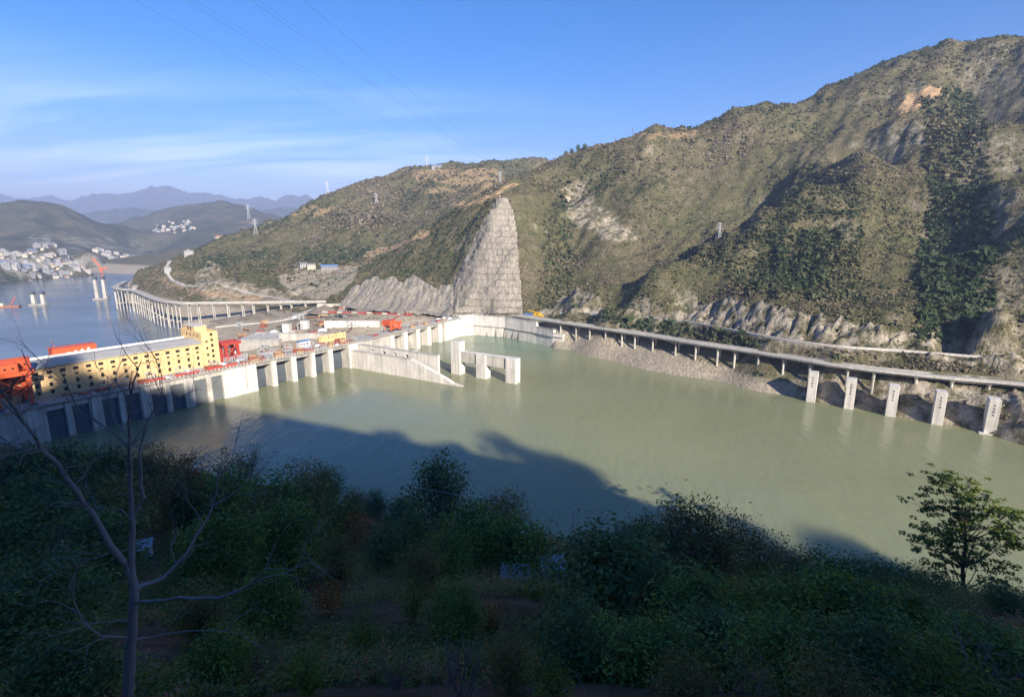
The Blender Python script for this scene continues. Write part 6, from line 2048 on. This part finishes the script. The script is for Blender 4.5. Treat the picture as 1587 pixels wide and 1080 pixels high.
# ---------------------------------------------------------------- scrub on the far hillside
r = np.random.default_rng(2024)
n = 520000
cx = r.uniform(-1.06, 1.10, n)
Y = 240 * (1500 / 240) ** (r.random(n) ** 0.85)
x = cx * Y
z = land_height(x, Y)
px, py = project(np.stack([x, Y, z], -1))
rk = soft_inside(px, py, ROCKS) * (Y < 1000)
so = soft_inside(px, py, SOILS, 4)
gr = soft_inside(px, py, GRAVEL, 4) * (z < 55)
ok = (z > 8) & (py > 30)
ok &= ~(inside(px, py, CUT) & (Y < 700))
ok &= r.random(n) > rk * 0.72
ok &= r.random(n) > so * 0.75
ok &= r.random(n) > gr * 0.93
def far_from(P, d):
    D2_ = np.full(n, 1e9)
    for p in resample(P, 6.0):
        D2_ = np.minimum(D2_, (x - p[0]) ** 2 + (Y - p[1]) ** 2)
    return D2_ > d * d
ok &= far_from(RD, 5.5) & far_from(BR, 6.5) & far_from(LV, 6.5) & far_from(pth, 5)
wood_shade = soft_inside(px, py, [([(1425, 150), (1500, 140), (1535, 200), (1535, 480), (1500, 530), (1430, 530), (1425, 420), (1440, 300)], 1.0), ([(1060, 400), (1120, 360), (1330, 350), (1340, 470), (1180, 460)], 0.55), ([(1200, 250), (1330, 270), (1330, 340), (1180, 350)], 0.5),  # woods; the gully strip, listed first, also imitates shade by darker, denser scrub
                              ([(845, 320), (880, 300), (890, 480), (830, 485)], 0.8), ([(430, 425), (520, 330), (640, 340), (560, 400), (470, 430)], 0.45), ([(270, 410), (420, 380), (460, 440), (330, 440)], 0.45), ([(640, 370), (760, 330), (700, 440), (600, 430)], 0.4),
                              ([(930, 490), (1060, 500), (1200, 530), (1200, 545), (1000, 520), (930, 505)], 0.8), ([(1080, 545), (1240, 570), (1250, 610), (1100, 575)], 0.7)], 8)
patch = fbm(x / 55, Y / 55, 101, 4)
fine = fbm(x / 14, Y / 14, 103, 3)
ok &= r.random(n) < np.clip(0.60 + 1.8 * (fine - 0.5) + 1.0 * (patch - 0.5) + wood_shade * 0.6, 0.12, 1)
x, Y, z, px, py, wood_shade, patch, fine = [a[ok] for a in (x, Y, z, px, py, wood_shade, patch, fine)]
n = len(x)
R = (0.40 + 1.35 * r.random(n) ** 2.6) * (0.75 + 0.6 * patch) * (0.85 + 0.5 * (Y > 700) + 0.5 * (Y > 1000)) * (1 + 1.1 * wood_shade)
big = r.random(n) < 0.03
R = np.where(big, R * 1.7, R)
k = 5
v = r.normal(size=(n, k, 3))
v /= np.linalg.norm(v, axis=2)[:, :, None]
v[:, :, 2] = np.abs(v[:, :, 2]) * 1.15
Cc = np.stack([x, Y, z], -1)[:, None, :] + v * R[:, None, None] * r.uniform(0.45, 0.95, (n, k, 1))
sz = np.repeat(R, k) * r.uniform(0.9, 1.55, n * k)
Nn, Tt, Bb = rot_frames(n * k, r, 0.25, v.reshape(-1, 3), 0.45)
Cf = Cc.reshape(-1, 3)
V = np.stack([Cf - Tt * sz[:, None] * 0.5 - Bb * sz[:, None] * 0.4, Cf - Bb * sz[:, None] * 0.1 + Tt * sz[:, None] * 0.55, Cf + Bb * sz[:, None] * 0.5 - Tt * sz[:, None] * 0.1], 1).reshape(-1, 3)
Fq = np.arange(3 * n * k).reshape(-1, 3)
tb = 0.52 + (fbm(x / 90, Y / 90, 131, 3) - 0.5) * 1.5 + r.normal(size=n) * 0.13 - wood_shade * 0.36 - big * 0.15  # the darker tint over the gully woods also stands in for shade
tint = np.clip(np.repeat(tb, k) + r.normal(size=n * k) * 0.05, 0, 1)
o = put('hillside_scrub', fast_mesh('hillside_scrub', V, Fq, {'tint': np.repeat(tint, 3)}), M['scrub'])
tag(o, 'low brown and olive scrub covering the far hillside', 'scrub', kind='stuff')
# weeds that grow along the benches of the cutting
rb_ = np.random.default_rng(12)
Bp = BENCH[rb_.random(len(BENCH)) < 0.55]
Bp = Bp[fbm(Bp[:, 0] / 9, Bp[:, 2] / 5, 88, 2) > 0.40]
Bc = np.repeat(Bp, 3, 0) + rb_.normal(size=(len(Bp) * 3, 3)) * np.array([0.45, 0.3, 0.2]) + np.array([0, 0, 0.3])
V, Fq = leaf_quads(Bc, rb_.uniform(0.5, 1.1, len(Bc)), rb_, 0.6)
o = put('bench_weeds', fast_mesh('bench_weeds', V, Fq, {'tint': np.repeat(np.clip(rb_.normal(0.35, 0.15, len(Bc)), 0, 1), 4)}), M['scrub'])
tag(o, 'dark weeds growing along the benches of the cutting', 'weeds', kind='stuff')
# single trees that stand up on the skyline
sk = [(868, 247, 835, 'left'), (877, 242, 815, 'second from the left'), (886, 238, 800, 'middle'), (896, 235, 790, 'second from the right'), (906, 233, 785, 'right')]
for (px_, py_, y_, w_) in sk:
    b = on_land(px_, py_, y_)
    cm, tm = TREES['dark'][random.randrange(3)]
    o = empty('skyline_tree', b, random.random() * 6, 'dark tree on the central skyline, %s of five' % w_, 'tree', 'dark trees on the central skyline')
    H = random.uniform(7, 10)
    o.scale = (H * 0.8, H * 0.8, H)
    put('crown', cm, None, o)
    put('trunk', tm, None, o)

# ---------------------------------------------------------------- poles, wires and sheds on the near slope
def util_pole(px, py0, py1, Y, label):
    p = aty(px, py0, Y)
    t = aty(px, py1, Y)
    g_ = nh(p[0], Y)
    H = t[2] - g_
    o = empty('utility_pole', (p[0], Y, g_), 0.3, label, 'pole', 'utility poles on the near slope')
    MB().tube([(0, 0, -0.5), (0, 0, H)], [0.2, 0.13], 8).build('post', M['conc_pale'], o)
    MB().box(-0.9, 0.9, -0.06, 0.06, H - 0.9, H - 0.75).build('cross_arm', M['galv'], o)
    for x in (-0.8, 0, 0.8):
        MB().tube([(x, 0, H - 0.75), (x, 0, H - 0.45)], [0.06, 0.04], 6).build('insulator', M['white'], o)
    return np.array([p[0], Y, t[2] - 0.5])
u1 = util_pole(887, 856, 788, 98, 'pale concrete utility pole beside the brown bush in the middle')
u0 = util_pole(432, 742, 697, 160, 'small utility pole by the shore left of the middle')
for k, off in enumerate((-0.5, 0.5)):
    pts_ = []
    for q_ in range(25):
        t = q_ / 24
        p = u0 + (u1 - u0) * t
        pts_.append((p[0] + off, p[1], p[2] - 4 * 2.2 * t * (1 - t)))
    o = MB().tube(pts_, [0.022] * 25, 4, False).build('service_wire', M['galv'])
    tag(o, 'thin pale wire between the two utility poles, %s one' % ('left' if k == 0 else 'right'), 'wire', 'wires on the near slope')
